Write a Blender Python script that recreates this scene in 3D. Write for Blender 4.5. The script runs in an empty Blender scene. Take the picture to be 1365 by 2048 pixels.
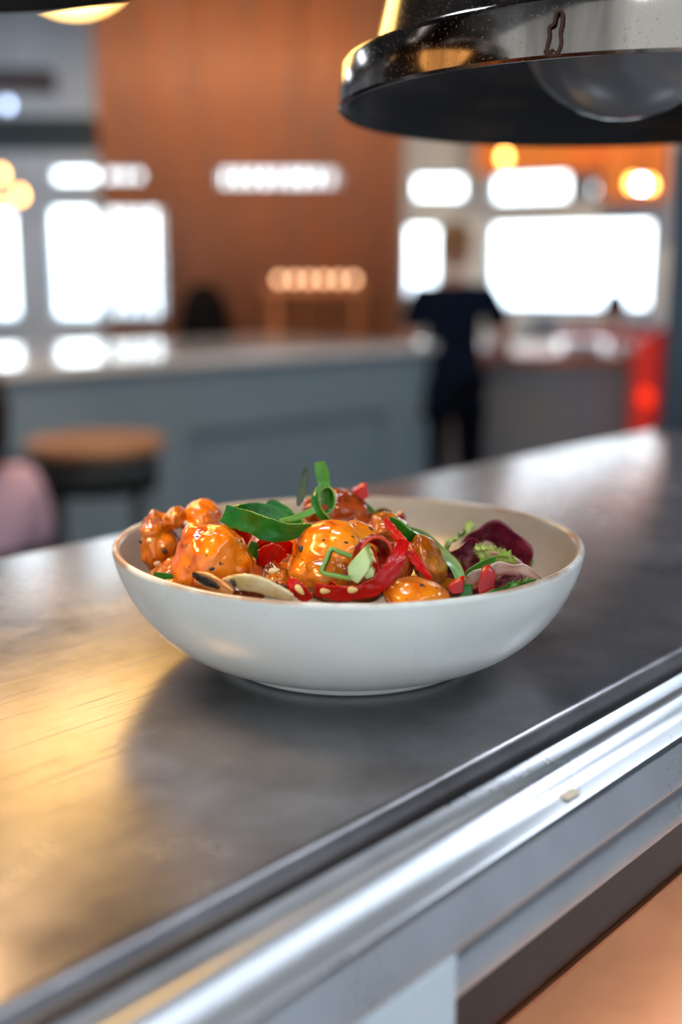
import bpy, bmesh, math, random
from mathutils import Vector, Matrix, noise, Euler
from mathutils.bvhtree import BVHTree
random.seed(7)
sc = bpy.context.scene
C = sc.collection
PI = math.pi
# ---------------- camera, world, exposure ----------------
CZ = 1.35
PITCH = math.radians(11.5)
FPX = 2190.0
cam_d = bpy.data.cameras.new('camera'); cam = bpy.data.objects.new('camera', cam_d); C.objects.link(cam)
cam.location = (0, 0, CZ); cam.rotation_euler = (PI/2 - PITCH, 0, 0)
cam_d.sensor_fit = 'VERTICAL'; cam_d.sensor_height = 36.0; cam_d.sensor_width = 24.0
cam_d.lens = FPX/2048*36; cam_d.clip_start = 0.02; cam_d.clip_end = 200
cam_d.dof.use_dof = True; cam_d.dof.focus_distance = 0.462; cam_d.dof.aperture_fstop = 3.3
sc.camera = cam
sc.view_settings.view_transform = 'Standard'; sc.view_settings.look = 'None'
sc.view_settings.exposure = 0.0; sc.view_settings.gamma = 1.0; sc.view_settings.use_curve_mapping = False
W = bpy.data.worlds.new('overcast_sky'); sc.world = W; W.use_nodes = True
wn = W.node_tree; bgn = wn.nodes['Background']
tc = wn.nodes.new('ShaderNodeTexCoord'); sx = wn.nodes.new('ShaderNodeSeparateXYZ'); rp = wn.nodes.new('ShaderNodeValToRGB')
wn.links.new(tc.outputs['Generated'], sx.inputs[0]); wn.links.new(sx.outputs['Z'], rp.inputs[0]); wn.links.new(rp.outputs[0], bgn.inputs[0])
rp.color_ramp.elements[0].position = 0.0; rp.color_ramp.elements[0].color = (0.60, 0.72, 0.82, 1)
rp.color_ramp.elements[1].position = 0.06; rp.color_ramp.elements[1].color = (0.84, 0.95, 1.0, 1)
# thin overcast: the sky over the sea beyond the dining room is brighter than the sky behind the kitchen
mrw = wn.nodes.new('ShaderNodeMapRange'); mrw.interpolation_type = 'SMOOTHSTEP'; wn.links.new(sx.outputs['Y'], mrw.inputs[0])
mrw.inputs['From Min'].default_value = -.2; mrw.inputs['From Max'].default_value = .8; mrw.inputs['To Min'].default_value = 1.35; mrw.inputs['To Max'].default_value = 8.0
wn.links.new(mrw.outputs[0], bgn.inputs[1])
sc.cycles.max_bounces = 8; sc.cycles.sample_clamp_indirect = 4.0

SPOTW = 62.0; HEATW = 3.5
# ---------------- helpers ----------------
def lin(c): return tuple(((v/255)/12.92 if v/255 <= .04045 else ((v/255+.055)/1.055)**2.4) for v in c)
def mat(name, col=(200, 200, 200), rough=.5, metal=0., spec=.5, coat=0., sss=0., sssr=(.01, .005, .003), emit=0., emcol=None, alpha=1.,
        col2=None, nscale=8., ndet=4., nstretch=None, bump=0., bscale=40., bstretch=None, r2=None, trans=0., ramp=(.35, .65), coatr=.05, bdist=.001):
    m = bpy.data.materials.new(name); m.use_nodes = True
    nt = m.node_tree; b = nt.nodes['Principled BSDF']
    c1 = (*lin(col), 1)
    b.inputs['Base Color'].default_value = c1; b.inputs['Roughness'].default_value = rough; b.inputs['Metallic'].default_value = metal
    b.inputs['Specular IOR Level'].default_value = spec; b.inputs['Coat Weight'].default_value = coat; b.inputs['Coat Roughness'].default_value = coatr
    b.inputs['Transmission Weight'].default_value = trans
    if sss: b.inputs['Subsurface Weight'].default_value = sss; b.inputs['Subsurface Radius'].default_value = sssr; b.inputs['Subsurface Scale'].default_value = 1.0
    if emit: b.inputs['Emission Color'].default_value = (*lin(emcol or col), 1); b.inputs['Emission Strength'].default_value = emit
    co = nt.nodes.new('ShaderNodeTexCoord')
    def noi(scale, det, st):
        n = nt.nodes.new('ShaderNodeTexNoise'); n.inputs['Scale'].default_value = scale; n.inputs['Detail'].default_value = det
        mp = nt.nodes.new('ShaderNodeMapping'); nt.links.new(co.outputs['Object'], mp.inputs[0]); nt.links.new(mp.outputs[0], n.inputs[0])
        if st: mp.inputs['Scale'].default_value = st
        return n
    if col2 is not None or r2 is not None:
        n = noi(nscale, ndet, nstretch)
        if col2 is not None:
            r = nt.nodes.new('ShaderNodeValToRGB'); r.color_ramp.elements[0].position = ramp[0]; r.color_ramp.elements[1].position = ramp[1]
            r.color_ramp.elements[0].color = c1; r.color_ramp.elements[1].color = (*lin(col2), 1)
            nt.links.new(n.outputs[0], r.inputs[0]); nt.links.new(r.outputs[0], b.inputs['Base Color'])
            m['ramp'] = r.name
        if r2 is not None:
            mr = nt.nodes.new('ShaderNodeMapRange'); mr.inputs['From Min'].default_value = .3; mr.inputs['From Max'].default_value = .7
            mr.inputs['To Min'].default_value = rough; mr.inputs['To Max'].default_value = r2
            nt.links.new(n.outputs[0], mr.inputs[0]); nt.links.new(mr.outputs[0], b.inputs['Roughness'])
    if bump:
        n2 = noi(bscale, 4, bstretch); bp = nt.nodes.new('ShaderNodeBump'); bp.inputs['Strength'].default_value = bump; bp.inputs['Distance'].default_value = bdist
        nt.links.new(n2.outputs[0], bp.inputs['Height']); nt.links.new(bp.outputs[0], b.inputs['Normal'])
    return m

def ray(px, py):
    a = (px-682.5)/FPX; b = (1024-py)/FPX
    return Vector((a, math.cos(PITCH)+b*math.sin(PITCH), -math.sin(PITCH)+b*math.cos(PITCH)))
def at_y(px, py, Y):
    r = ray(px, py); return Vector((0, 0, CZ)) + r*(Y/r.y)
def at_z(px, py, z):
    r = ray(px, py); return Vector((0, 0, CZ)) + r*((z-CZ)/r.z)
def mpp(Y): return (Y*.98+.02)/FPX          # metres covered by one pixel at forward distance Y

def tag(o, label=None, cat=None, group=None, kind=None):
    if label: o['label'] = label
    if cat: o['category'] = cat
    if group: o['group'] = group
    if kind: o['kind'] = kind
    return o
def obj(name, bm, m, parent=None, smooth=True, loc=None):
    me = bpy.data.meshes.new(name)
    bmesh.ops.recalc_face_normals(bm, faces=bm.faces)
    if loc is not None: bmesh.ops.translate(bm, verts=bm.verts, vec=-Vector(loc))
    elif parent is None and len(bm.verts):
        c = sum((v.co for v in bm.verts), Vector())/len(bm.verts); bmesh.ops.translate(bm, verts=bm.verts, vec=-c); loc = c
    bm.to_mesh(me); bm.free()
    ms = m if isinstance(m, (list, tuple)) else [m]
    for q in ms: me.materials.append(q)
    for p in me.polygons: p.use_smooth = smooth
    o = bpy.data.objects.new(name, me); C.objects.link(o)
    if parent: 
        o.parent = parent
        if loc is not None: o.location = loc
        # meshes are written in world coordinates: undo the parent's offset
        o.matrix_parent_inverse = world_of(parent).inverted()
    elif loc is not None: o.location = loc
    return o
def world_of(o):
    M = Matrix.LocRotScale(o.location, o.rotation_euler, o.scale)
    return (world_of(o.parent) @ o.matrix_parent_inverse @ M) if o.parent else M
def thing(name, label, cat, loc=(0, 0, 0), group=None):
    o = bpy.data.objects.new(name, None); C.objects.link(o); o.location = loc; o.empty_display_size = .05
    return tag(o, label, cat, group)
def autosmooth(o, ang=35):
    me = o.data
    bm = bmesh.new(); bm.from_mesh(me)
    for e in bm.edges:
        e.smooth = not (len(e.link_faces) == 2 and e.calc_face_angle(0) > math.radians(ang))
    bm.to_mesh(me); bm.free(); return o
def bx(bm, c, s, rz=0, bev=0, rot=None):
    M = Matrix.Translation(Vector(c)) @ (rot.to_matrix().to_4x4() if rot else Matrix.Rotation(rz, 4, 'Z')) @ Matrix.Diagonal((s[0], s[1], s[2], 1))
    r = bmesh.ops.create_cube(bm, size=1, matrix=M)
    if bev:
        es = list({e for v in r['verts'] for e in v.link_edges})
        bmesh.ops.bevel(bm, geom=es, offset=bev, segments=2, affect='EDGES', profile=.5)
def box(name, c, s, m, parent=None, rz=0, bev=0, kind=None):
    bm = bmesh.new(); bx(bm, c, s, rz, bev); o = obj(name, bm, m, parent, smooth=False)
    if kind: o['kind'] = kind
    return o
def lathe(bm, prof, c=(0, 0, 0), seg=64, cap=False):
    c = Vector(c); rings = []
    for r, z in prof:
        if r < 1e-6: rings.append([bm.verts.new(c+Vector((0, 0, z)))])
        else: rings.append([bm.verts.new(c+Vector((r*math.cos(2*PI*i/seg), r*math.sin(2*PI*i/seg), z))) for i in range(seg)])
    for a, b in zip(rings, rings[1:]):
        for i in range(seg):
            j = (i+1) % seg
            if len(a) == 1 and len(b) == 1: continue
            if len(a) == 1: bm.faces.new((a[0], b[i], b[j]))
            elif len(b) == 1: bm.faces.new((a[i], b[0], a[j]))
            else: bm.faces.new((a[i], b[i], b[j], a[j]))
    return bm
def L(name, prof, c, m, parent=None, seg=64):
    return obj(name, lathe(bmesh.new(), prof, c, seg), m, parent)
def catmull(pts, n):
    P = [Vector(p) for p in pts]; P = [2*P[0]-P[1]] + P + [2*P[-1]-P[-2]]; out = []
    for i in range(1, len(P)-2):
        for k in range(n):
            t = k/n; a, b, c, d = P[i-1:i+3]
            out.append(.5*((2*b)+(c-a)*t+(2*a-5*b+4*c-d)*t*t+(3*b-a-3*c+d)*t**3))
    out.append(P[-2]); return out
def tube(bm, pts, r, seg=10, n=6, smooth=True):
    pts = catmull(pts, n) if smooth else [Vector(p) for p in pts]
    N = len(pts); prev = None; rings = []
    for i, p in enumerate(pts):
        t = (pts[min(i+1, N-1)]-pts[max(i-1, 0)]).normalized()
        if prev is None: x = t.orthogonal().normalized()
        else: x = (prev-t*prev.dot(t)).normalized()
        prev = x; y = t.cross(x)
        rr = r if not isinstance(r, (list, tuple)) else r[0]+(r[-1]-r[0])*i/(N-1)
        rings.append([bm.verts.new(p+(x*math.cos(2*PI*k/seg)+y*math.sin(2*PI*k/seg))*rr) for k in range(seg)])
    for a, b in zip(rings, rings[1:]):
        for k in range(seg): bm.faces.new((a[k], b[k], b[(k+1) % seg], a[(k+1) % seg]))
    bm.faces.new(rings[0]); bm.faces.new(rings[-1][::-1]); return bm
def ribbon(pts, sides, width, thick, cup=0., n=10, rag=0., seed=0, seg=10):
    """a slice with real thickness swept along pts; width runs along sides; rounded cross-section"""
    bm = bmesh.new(); P = catmull(pts, n); N = len(P)
    if not isinstance(sides, list): sides = [sides]*len(pts)
    Sd = catmull(sides, n)
    if not isinstance(width, (list, tuple)): width = [width]*len(pts)
    Wd = [v.x for v in catmull([(w, 0, 0) for w in width], n)]
    rings = []
    for i, p in enumerate(P):
        t = (P[min(i+1, N-1)]-P[max(i-1, 0)]).normalized(); s = Sd[i]; s = (s-t*s.dot(t)).normalized(); nn = t.cross(s)
        w = max(Wd[i], 1e-4); ring = []
        prof = [(-1+2*k/seg, .5) for k in range(seg+1)] + [(1-2*k/seg, -.5) for k in range(seg+1)]
        for a, h in prof:
            ed = 1-abs(a)**8*.22
            nz = noise.noise(Vector((p.x*260+seed, p.y*260+a*2, p.z*260)))*rag
            nz2 = noise.noise(Vector((i*.55+seed, 3.3*(1 if a > 0 else -1), seed)))*rag*1.3*abs(a)**2
            ring.append(bm.verts.new(p + s*(a*w/2*(1.0 if abs(a) < .99 else .96)+nz2) + nn*(h*thick*ed + cup*w*(a*a) + nz)))
        rings.append(ring)
    M = len(rings[0])
    for a, b in zip(rings, rings[1:]):
        for k in range(M):
            f = bm.faces.new((a[k], b[k], b[(k+1) % M], a[(k+1) % M]))
            if k in (seg, M-1): f.material_index = 1      # the cut edge
    for f in (bm.faces.new(rings[0]), bm.faces.new(rings[-1][::-1])): f.material_index = 1
    return bm
def leaf(pts, side, width, thick=.0006, ruffle=0., cup=0., frill=0., seed=0, n=8, seg=18, rf=3):
    """crumpled leaf blade swept along pts; width list along the blade"""
    bm = bmesh.new(); P = catmull(pts, n); N = len(P); Wd = [v.x for v in catmull([(w, 0, 0) for w in width], n)]
    sides = side if isinstance(side, list) else [side]*len(pts); Sd = catmull(sides, n); top = []; 
    for i, p in enumerate(P):
        t = (P[min(i+1, N-1)]-P[max(i-1, 0)]).normalized(); s = Sd[i]; s = (s-t*s.dot(t)).normalized(); nn = t.cross(s); row = []
        for k in range(seg+1):
            a = -1+2*k/seg; w = max(Wd[i], 2e-4)
            w *= 1+frill*(abs(a)**3)*math.sin(i*2.1+seed)*(.6+.5*noise.noise(Vector((i*.7, seed, a))))
            q = p+s*(a*w/2)+nn*(cup*w*a*a + ruffle*abs(a)**1.5*(.6*math.sin(i*rf*.16+seed*1.7+a)+1.6*noise.noise(Vector((i*.16+seed, a*.6, seed*2))))+ruffle*1.3*noise.noise(Vector((i*.22+seed, a*1.6, seed))))
            row.append((q, nn))
        top.append(row)
    A = [[bm.verts.new(q+nn*thick/2) for q, nn in r] for r in top]; B = [[bm.verts.new(q-nn*thick/2) for q, nn in r] for r in top]
    for i in range(N-1):
        for k in range(seg):
            bm.faces.new((A[i][k], A[i+1][k], A[i+1][k+1], A[i][k+1])); bm.faces.new((B[i][k], B[i][k+1], B[i+1][k+1], B[i+1][k]))
        bm.faces.new((A[i][0], B[i][0], B[i+1][0], A[i+1][0])); bm.faces.new((A[i][seg], A[i+1][seg], B[i+1][seg], B[i][seg]))
    for k in range(seg):
        bm.faces.new((A[0][k], A[0][k+1], B[0][k+1], B[0][k])); bm.faces.new((A[-1][k], B[-1][k], B[-1][k+1], A[-1][k+1]))
    return bm

# ---------------- shelf frame: t runs along the pass, s across it towards the cook ----------------
UX, UY = .6756, .7373
ANG = math.atan2(UY, UX)
SZ = 1.177
def SH(t, s, z): return Vector((t*UX+s*UY, t*UY-s*UX, z))
def sh_of(p): return (p.x*UX+p.y*UY, p.x*UY-p.y*UX)
def extrude_profile(prof, t0, t1, closed=True, nt=1):
    bm = bmesh.new(); rings = [[bm.verts.new(SH(t0+(t1-t0)*i/nt, s, SZ+z)) for s, z in prof] for i in range(nt+1)]
    M = len(prof)
    for a, b in zip(rings, rings[1:]):
        for k in range(M if closed else M-1): bm.faces.new((a[k], b[k], b[(k+1) % M], a[(k+1) % M]))
    bm.faces.new(rings[0]); bm.faces.new(rings[-1][::-1]); return bm

# ---------------- materials: setting ----------------
M_wall = mat('wall_paint', (200, 208, 216), .8, col2=(210, 216, 222), nscale=1.5)
M_wood = mat('orange_wood', (206, 122, 62), .55, col2=(158, 92, 56), nscale=3, nstretch=(6, 6, .35), ramp=(.3, .75))
M_wood2 = mat('orange_cladding', (240, 120, 30), .5, col2=(220, 130, 40), nscale=2, nstretch=(1, 1, 4))
M_ceil = mat('ceiling_paint', (84, 88, 96), .8); M_ceilk = mat('kitchen_ceiling_paint', (205, 210, 216), .8)
M_beam = mat('dark_teal_paint', (34, 56, 62), .6)
M_floor = mat('floor_concrete', (62, 64, 66), .55, col2=(74, 74, 74), nscale=2)
M_frame = mat('window_frame', (150, 165, 180), .5)
M_glass = bpy.data.materials.new('window_glass'); M_glass.use_nodes = True
_n = M_glass.node_tree; _n.nodes.remove(_n.nodes['Principled BSDF'])
_t = _n.nodes.new('ShaderNodeBsdfTransparent'); _g = _n.nodes.new('ShaderNodeBsdfGlossy'); _g.inputs['Roughness'].default_value = .02; _x = _n.nodes.new('ShaderNodeMixShader'); _x.inputs[0].default_value = .05
_n.links.new(_t.outputs[0], _x.inputs[1]); _n.links.new(_g.outputs[0], _x.inputs[2]); _n.links.new(_x.outputs[0], _n.nodes['Material Output'].inputs[0])
M_ground = mat('pavement_outside', (150, 158, 165), .9, col2=(130, 140, 150), nscale=.5)

# ---------------- room ----------------
CH = 3.62
def wall_run(name, O, E, z0, z1, openings, m, th=.12, first=1, gl=True):
    """vertical wall from O to E with window openings given as pixel boxes; returns frames"""
    O = Vector((O[0], O[1], 0)); E = Vector((E[0], E[1], 0)); d = (E-O); Lw = d.length; d.normalize(); nrm = Vector((-d.y, d.x, 0))
    def u_of(px, py):
        r = ray(px, py); k = (O.dot(nrm))/(r.dot(nrm)); p = r*k; return (Vector((p.x, p.y, 0))-O).dot(d), CZ+p.z
    rects = []
    for x0, y0, x1, y1 in openings:
        ua, za = u_of(x0, (y0+y1)/2); ub, _ = u_of(x1, (y0+y1)/2); _, zt = u_of((x0+x1)/2, y0); _, zb = u_of((x0+x1)/2, y1)
        rects.append((ua, ub, zb, zt))
    us = sorted({0, Lw, *[r[0] for r in rects], *[r[1] for r in rects]}); us = [u for u in us if -1e-6 <= u <= Lw+1e-6]
    bm = bmesh.new(); rz = math.atan2(d.y, d.x)
    for a, b in zip(us, us[1:]):
        cuts = sorted((r[2], r[3]) for r in rects if r[0] <= (a+b)/2 <= r[1]); z = z0
        for c0, c1 in cuts + [(z1, z1)]:
            if c0 > z+1e-4:
                c = O+d*((a+b)/2)+nrm*(th/2); bx(bm, (c.x, c.y, (z+c0)/2), (b-a, th, c0-z), rz)
            z = max(z, c1)
    w = obj(name, bm, m, smooth=False); w['kind'] = 'structure'
    for i, (a, b, zb, zt) in enumerate(rects):
        f = bmesh.new(); t = .016
        for (u0, u1, q0, q1) in ((a, b, zb, zb+t), (a, b, zt-t, zt), (a, a+t, zb+t, zt-t), (b-t, b, zb+t, zt-t)):
            c = O+d*((u0+u1)/2)+nrm*(th/2); bx(f, (c.x, c.y, (q0+q1)/2), (u1-u0, th+.03, q1-q0), rz)
        wi = obj('window_%d' % (first+i), f, M_frame, smooth=False); wi['kind'] = 'structure'
        g = bmesh.new(); c = O+d*((a+b)/2)+nrm*(th*.6); bx(g, (c.x, c.y, (zb+zt)/2), (b-a-2*t, .008, zt-zb-2*t), rz)
        obj('pane', g, M_glass, wi, smooth=False)
    return d, rects
YB = 9.0
xa = at_y(195, 300, YB).x; xb = at_y(797, 300, YB).x; xc = at_y(957, 500, YB).x
wall_run('wall_back_left', (-4.5, YB), (xa, YB), 0, CH, [(-70, 422, 34, 640), (101, 414, 195, 640), (101, 334, 195, 366)], M_wall, first=1)
wall_run('wall_back', (xa, YB), (xb, YB), 0, CH, [(195, 414, 334, 640), (195, 336, 290, 364), (432, 334, 682, 374)], M_wood, first=4)
wall_run('wall_back_right', (xb, YB), (xc, YB), 0, CH, [(814, 450, 878, 610), (830, 350, 932, 398)], M_wall, first=7)
xe = at_y(1322, 500, 8.4).x; dd = Vector((xe-xc, -.6, 0)).normalized(); eX = xc+dd.x*4.6; eY = YB+dd.y*4.6
wall_run('wall_far_right', (xc, YB), (eX, eY), 0, CH, [(976, 444, 1304, 616), (982, 346, 1140, 402), (1176, 362, 1196, 392)], M_wall, first=9)
box('wall_right', (eX+.06, (eY-1.2)/2, CH/2), (.12, eY+1.2, CH), M_wall, kind='structure')
box('wall_left', (-4.56, (YB-1.2)/2, CH/2), (.12, YB+1.2, CH), M_wall, kind='structure')
box('floor', ((eX-4.5)/2, YB/2-.7, -.05), (eX+4.9, YB+1.6, .1), M_floor, kind='structure')
box('ceiling', ((eX-4.5)/2, YB/2-.5, CH+.06), (eX+4.9, YB+1.2, .12), M_ceil, kind='structure')
box('ceiling_kitchen', ((eX-4.5)/2, -.25, CH-.006), (eX+4.9, 1.7, .012), M_ceilk, kind='structure')
box('ground', (0, 40, -.2), (120, 61, .1), M_ground, kind='structure')
# orange timber soffit above the right-hand windows
p0 = at_y(955, 300, 8.7); p1 = at_y(1335, 300, 8.3)
bm = bmesh.new(); c = (p0+p1)/2; zlo = at_y(1200, 338, 8.3).z
bx(bm, (c.x, c.y-.02, zlo+.28), ((p1-p0).length, .08, .56), math.atan2(p1.y-p0.y, p1.x-p0.x)); tag(obj('trim_1', bm, M_wood2, smooth=False), kind='structure')
p0 = at_y(1208, 300, 8.3); p1 = at_y(1335, 300, 8.2); zl = at_y(1270, 402, 8.25).z
bm = bmesh.new(); c = (p0+p1)/2; bx(bm, (c.x, c.y-.04, (zl+zlo+.3)/2), ((p1-p0).length, .08, zlo+.3-zl), math.atan2(p1.y-p0.y, p1.x-p0.x)); tag(obj('trim_2', bm, M_wood2, smooth=False), kind='structure')
# dark teal downstand beam and a dark duct below the ceiling on the left
q = at_y(192, 262, 8.0); zt = at_y(60, 238, 8.0).z; zb = at_y(60, 300, 8.0).z
box('trim_3', ((q.x-4.5)/2, 8.0, (zt+zb)/2), (q.x+4.5, .3, zt-zb), M_beam, kind='structure')
q = at_y(105, 160, 6.0); zt = at_y(60, 142, 6.0).z; zb = at_y(60, 184, 6.0).z
box('trim_4', ((q.x-4.5)/2, 6.0, (zt+zb)/2), (q.x+4.5, .18, zt-zb), mat('dark_duct', (42, 40, 48), .6), kind='structure')

# ---------------- ceiling lights (kitchen row; dining panels added as fill, out of view) ----------------
M_diff = mat('light_diffuser', (255, 255, 255), emit=22, emcol=(235, 243, 255))
M_kd = mat('kitchen_diffuser', (255, 255, 255), emit=14.0, emcol=(236, 244, 255))
M_warm = mat('warm_bulb', (255, 200, 120), emit=22, emcol=(255, 176, 88))
ANGP = math.atan2(.7373, .6756)
def ceiling_panel(x, y, z, sx_, sy_, label, m=M_diff, rz=0):
    t = thing('ceiling_light', label, 'ceiling light', (x, y, z), 'flat ceiling light panels')
    f = bmesh.new()
    for (cx, cy, a, b) in ((0, sy_/2, sx_+.04, .03), (0, -sy_/2, sx_+.04, .03), (sx_/2, 0, .03, sy_), (-sx_/2, 0, .03, sy_)): q = Matrix.Rotation(rz, 3, 'Z') @ Vector((cx, cy, 0)); bx(f, (x+q.x, y+q.y, z), (a, b, .05), rz)
    obj('frame', f, M_frame, t, smooth=False)
    obj('diffuser', (lambda b: (bx(b, (x, y, z), (sx_, sy_, .03), rz), b)[1])(bmesh.new()), m, t, smooth=False)
for (x, y) in ((-3.3, 5.0), (-3.3, 7.6), (-.5, 2.1), (2.4, 2.3), (4.0, 5.2)):
    ceiling_panel(x, y, CH-.03, .9, .5, 'added flat white fill panel above the dining room, out of view')

# warm spots added out of view to brighten the strings and the orange timber
M_spot = mat('spot_housing', (40, 42, 46), .4, metal=.6); M_lens = mat('spot_lens', (255, 220, 180), emit=12, emcol=(255, 200, 150))
def fill_spot(x, y, tx, ty, tz, power, col, label, size=60, z=3.5, grp='added warm fill spots out of view'):
    t = thing('fill_spot', label, 'fill_spot', (x, y, z), grp); d = (Vector((tx, ty, tz))-Vector((x, y, z))).normalized(); q = d.to_track_quat('-Z', 'Y').to_matrix()
    def part(n, prof, m): bm = lathe(bmesh.new(), prof, (0, 0, 0), 24); bmesh.ops.transform(bm, matrix=Matrix.Translation((x, y, z)) @ q.to_4x4(), verts=bm.verts); obj(n, bm, m, t)
    part('housing', [(0, .10), (.035, .10), (.045, .08), (.05, -.04), (.046, -.04), (.04, .0), (0, .0)], M_spot); part('lens', [(0, -.012), (.040, -.012), (.040, -.006), (0, -.006)], M_lens)
    bm = bmesh.new(); bx(bm, (x, y, (z+.09+CH)/2), (.02, .02, CH-z-.05)); obj('stem', bm, M_spot, t, smooth=False)
    l = bpy.data.lights.new('spot', 'SPOT'); l.energy = power; l.color = col; l.spot_size = math.radians(size); l.spot_blend = .8; l.shadow_soft_size = .06
    lo = bpy.data.objects.new('spot_beam', l); C.objects.link(lo); lo.location = Vector((x, y, z))+d*.06; lo.rotation_euler = d.to_track_quat('-Z', 'Y').to_euler()
for i, x in enumerate((-1.2, -.55, .1)):
    fill_spot(x, 4.9, x-.05, 6.4, 2.1, SPOTW, (1, .72, .46), 'added unseen spotlight aimed at the string curtain', 85)
for i, x in enumerate((-1.0, .05)):
    fill_spot(x, 7.0, x, 9.0, 1.9, SPOTW*.9, (1, .70, .42), 'added unseen spotlight aimed at the orange timber wall behind the strings', 95)
fill_spot(1.7, 6.9, 1.8, 8.4, 2.3, SPOTW*2.2, (1, .72, .42), 'added unseen spotlight aimed at the orange soffit over the big window', 70)

# cook side of the pass: pale floor and white tiled wall
M_tile = mat('white_tiles', (236, 240, 244), .3, col2=(226, 232, 238), nscale=3)
kd = Vector((UX, UY, 0)); 
def SHc(t, s, z): return Vector((t*UX+s*UY, t*UY-s*UX, z))
bm = bmesh.new(); bx(bm, SHc(2.2, 2.6, CH/2), (6.0, .12, CH), math.atan2(UY, UX)); tag(obj('wall_kitchen', bm, M_tile, smooth=False), kind='structure')
bm = bmesh.new(); bx(bm, SHc(1.6, 1.33, .004), (7.2, 2.4, .008), math.atan2(UY, UX)); tag(obj('floor_kitchen', bm, mat('pale_vinyl', (206, 210, 214), .5, col2=(192, 198, 204), nscale=3), smooth=False), kind='structure')
for k_ in range(6):
    q_ = SHc(-.75+.72*k_, .75, 0); ceiling_panel(q_.x, q_.y, CH-.03, .66, .22, 'white ceiling light panel in the row above the cook side of the pass', M_kd, ANGP)

# ---------------- string curtain ----------------
M_str = mat('copper_string', (190, 118, 72), .45, metal=.2, col2=(160, 116, 96), nscale=9, nstretch=(3, 1, .25))
YC = 6.4
cx0 = at_y(200, 300, YC).x; cx1 = at_y(815, 300, YC).x
cur = thing('string_curtain', 'tall copper brown string curtain hanging in front of the orange timber wall', 'curtain', ((cx0+cx1)/2, YC, 1.0))
bm = bmesh.new(); NB = 24        # strings hang in bundles with narrow gaps between them
pitch = (cx1-cx0)/NB
for i in range(NB):
    g = random.uniform(.011, .019); n_ = 6; w_ = (pitch-g)/n_; xs = cx0+pitch*i+random.uniform(-.004, .004)
    for k in range(n_):
        x = xs+w_*(k+.5); yy = YC+random.uniform(-.012, .012)
        tube(bm, [(x, yy, 1.02), (x, yy, 3.5)], w_*random.uniform(.44, .5), seg=6, smooth=False)
o = obj('strings', bm, M_str, cur); o['kind'] = 'stuff'
bm = bmesh.new(); bx(bm, ((cx0+cx1)/2, YC, 3.53), (cx1-cx0+.06, .08, .06), bev=.004); obj('rail', bm, M_beam, cur, smooth=False)
for i in range(3): bm = bmesh.new(); bx(bm, (cx0+(cx1-cx0)*i/2, YC, 3.59), (.03, .03, .062)); obj('bracket', bm, M_beam, cur, smooth=False)

# ---------------- bar counter ----------------
M_bar = mat('bar_grey_paint', (124, 140, 148), .5, col2=(132, 146, 152), nscale=2)
M_bartop = mat('bar_top', (232, 220, 210), .2, coat=.4, col2=(238, 228, 218), nscale=5)
BZ = 1.10
bs = -3.26                       # distance of the bar front from the lens axis, parallel with the pass
tl, tr = -1.0, 0.0
def t_for(px, s):                # t where the column px crosses the line s
    k = (px-682.5)/FPX/math.cos(PITCH)
    lo, hi = -2, 9
    for _ in range(60):
        m = (lo+hi)/2; p = SH(m, s, 0); d = p.y*math.cos(PITCH)-(BZ-CZ)*math.sin(PITCH)
        if p.x/d*FPX+682.5 < px: lo = m
        else: hi = m
    return lo
t0 = t_for(-260, bs); t1 = t_for(872, bs)
bar = thing('bar_counter', 'long grey panelled bar counter with a pale glossy top', 'bar counter', SH((t0+t1)/2, bs-.3, 0))
def shbox(bm, ta, tb, sa, sb, za, zb, bev=0):
    c = SH((ta+tb)/2, (sa+sb)/2, (za+zb)/2); bx(bm, c, (tb-ta, abs(sb-sa), zb-za), ANG, bev)
bm = bmesh.new(); shbox(bm, t0, t1-.02, bs-1.14, bs-.06, 0, BZ-.04); obj('body', bm, M_bar, bar, smooth=False)
bm = bmesh.new(); shbox(bm, t0, t1+.01, bs-1.2, bs+.02, BZ-.04, BZ, .006); obj('countertop', bm, M_bartop, bar, smooth=False)
bm = bmesh.new()
shbox(bm, t0, t1-.02, bs-.061, bs-.02, BZ-.30, BZ-.041); shbox(bm, t0, t1-.02, bs-.061, bs-.02, 0, .14)
tt = t1-.02; shbox(bm, tt-.32, tt, bs-.061, bs-.02, .14, BZ-.30)
for k in range(1, 3): shbox(bm, tt-.32-1.35*k, tt-.32-1.35*k+.16, bs-.061, bs-.02, .14, BZ-.30)
obj('panel_frame', bm, M_bar, bar, smooth=False)

# added row of glowing globes standing in for reflected lights behind the bar
M_cream = mat('cream_glass_lit', (250, 205, 160), .3, emit=4.5, emcol=(255, 196, 150))
M_gold = mat('brass', (170, 120, 60), .3, metal=1)
Yr = 6.08
lz = at_y(620, 572, Yr).z
lx0 = at_y(545, 560, Yr).x; lx1 = at_y(722, 560, Yr).x
sh = thing('console_table', 'narrow timber console standing before the string curtain with a row of small warm globes', 'table', ((lx0+lx1)/2, Yr+.08, 0))
bm = bmesh.new(); bx(bm, ((lx0+lx1)/2, Yr+.08, lz-.02), (lx1-lx0+.1, .28, .04), bev=.004); obj('tabletop', bm, M_wood, sh, smooth=False)
for xx in (lx0+.02, lx1-.02):
    for yy in (Yr-.03, Yr+.19): bm = bmesh.new(); bx(bm, (xx, yy, (lz-.04)/2), (.03, .03, lz-.04)); obj('leg', bm, M_wood, sh, smooth=False)
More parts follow.
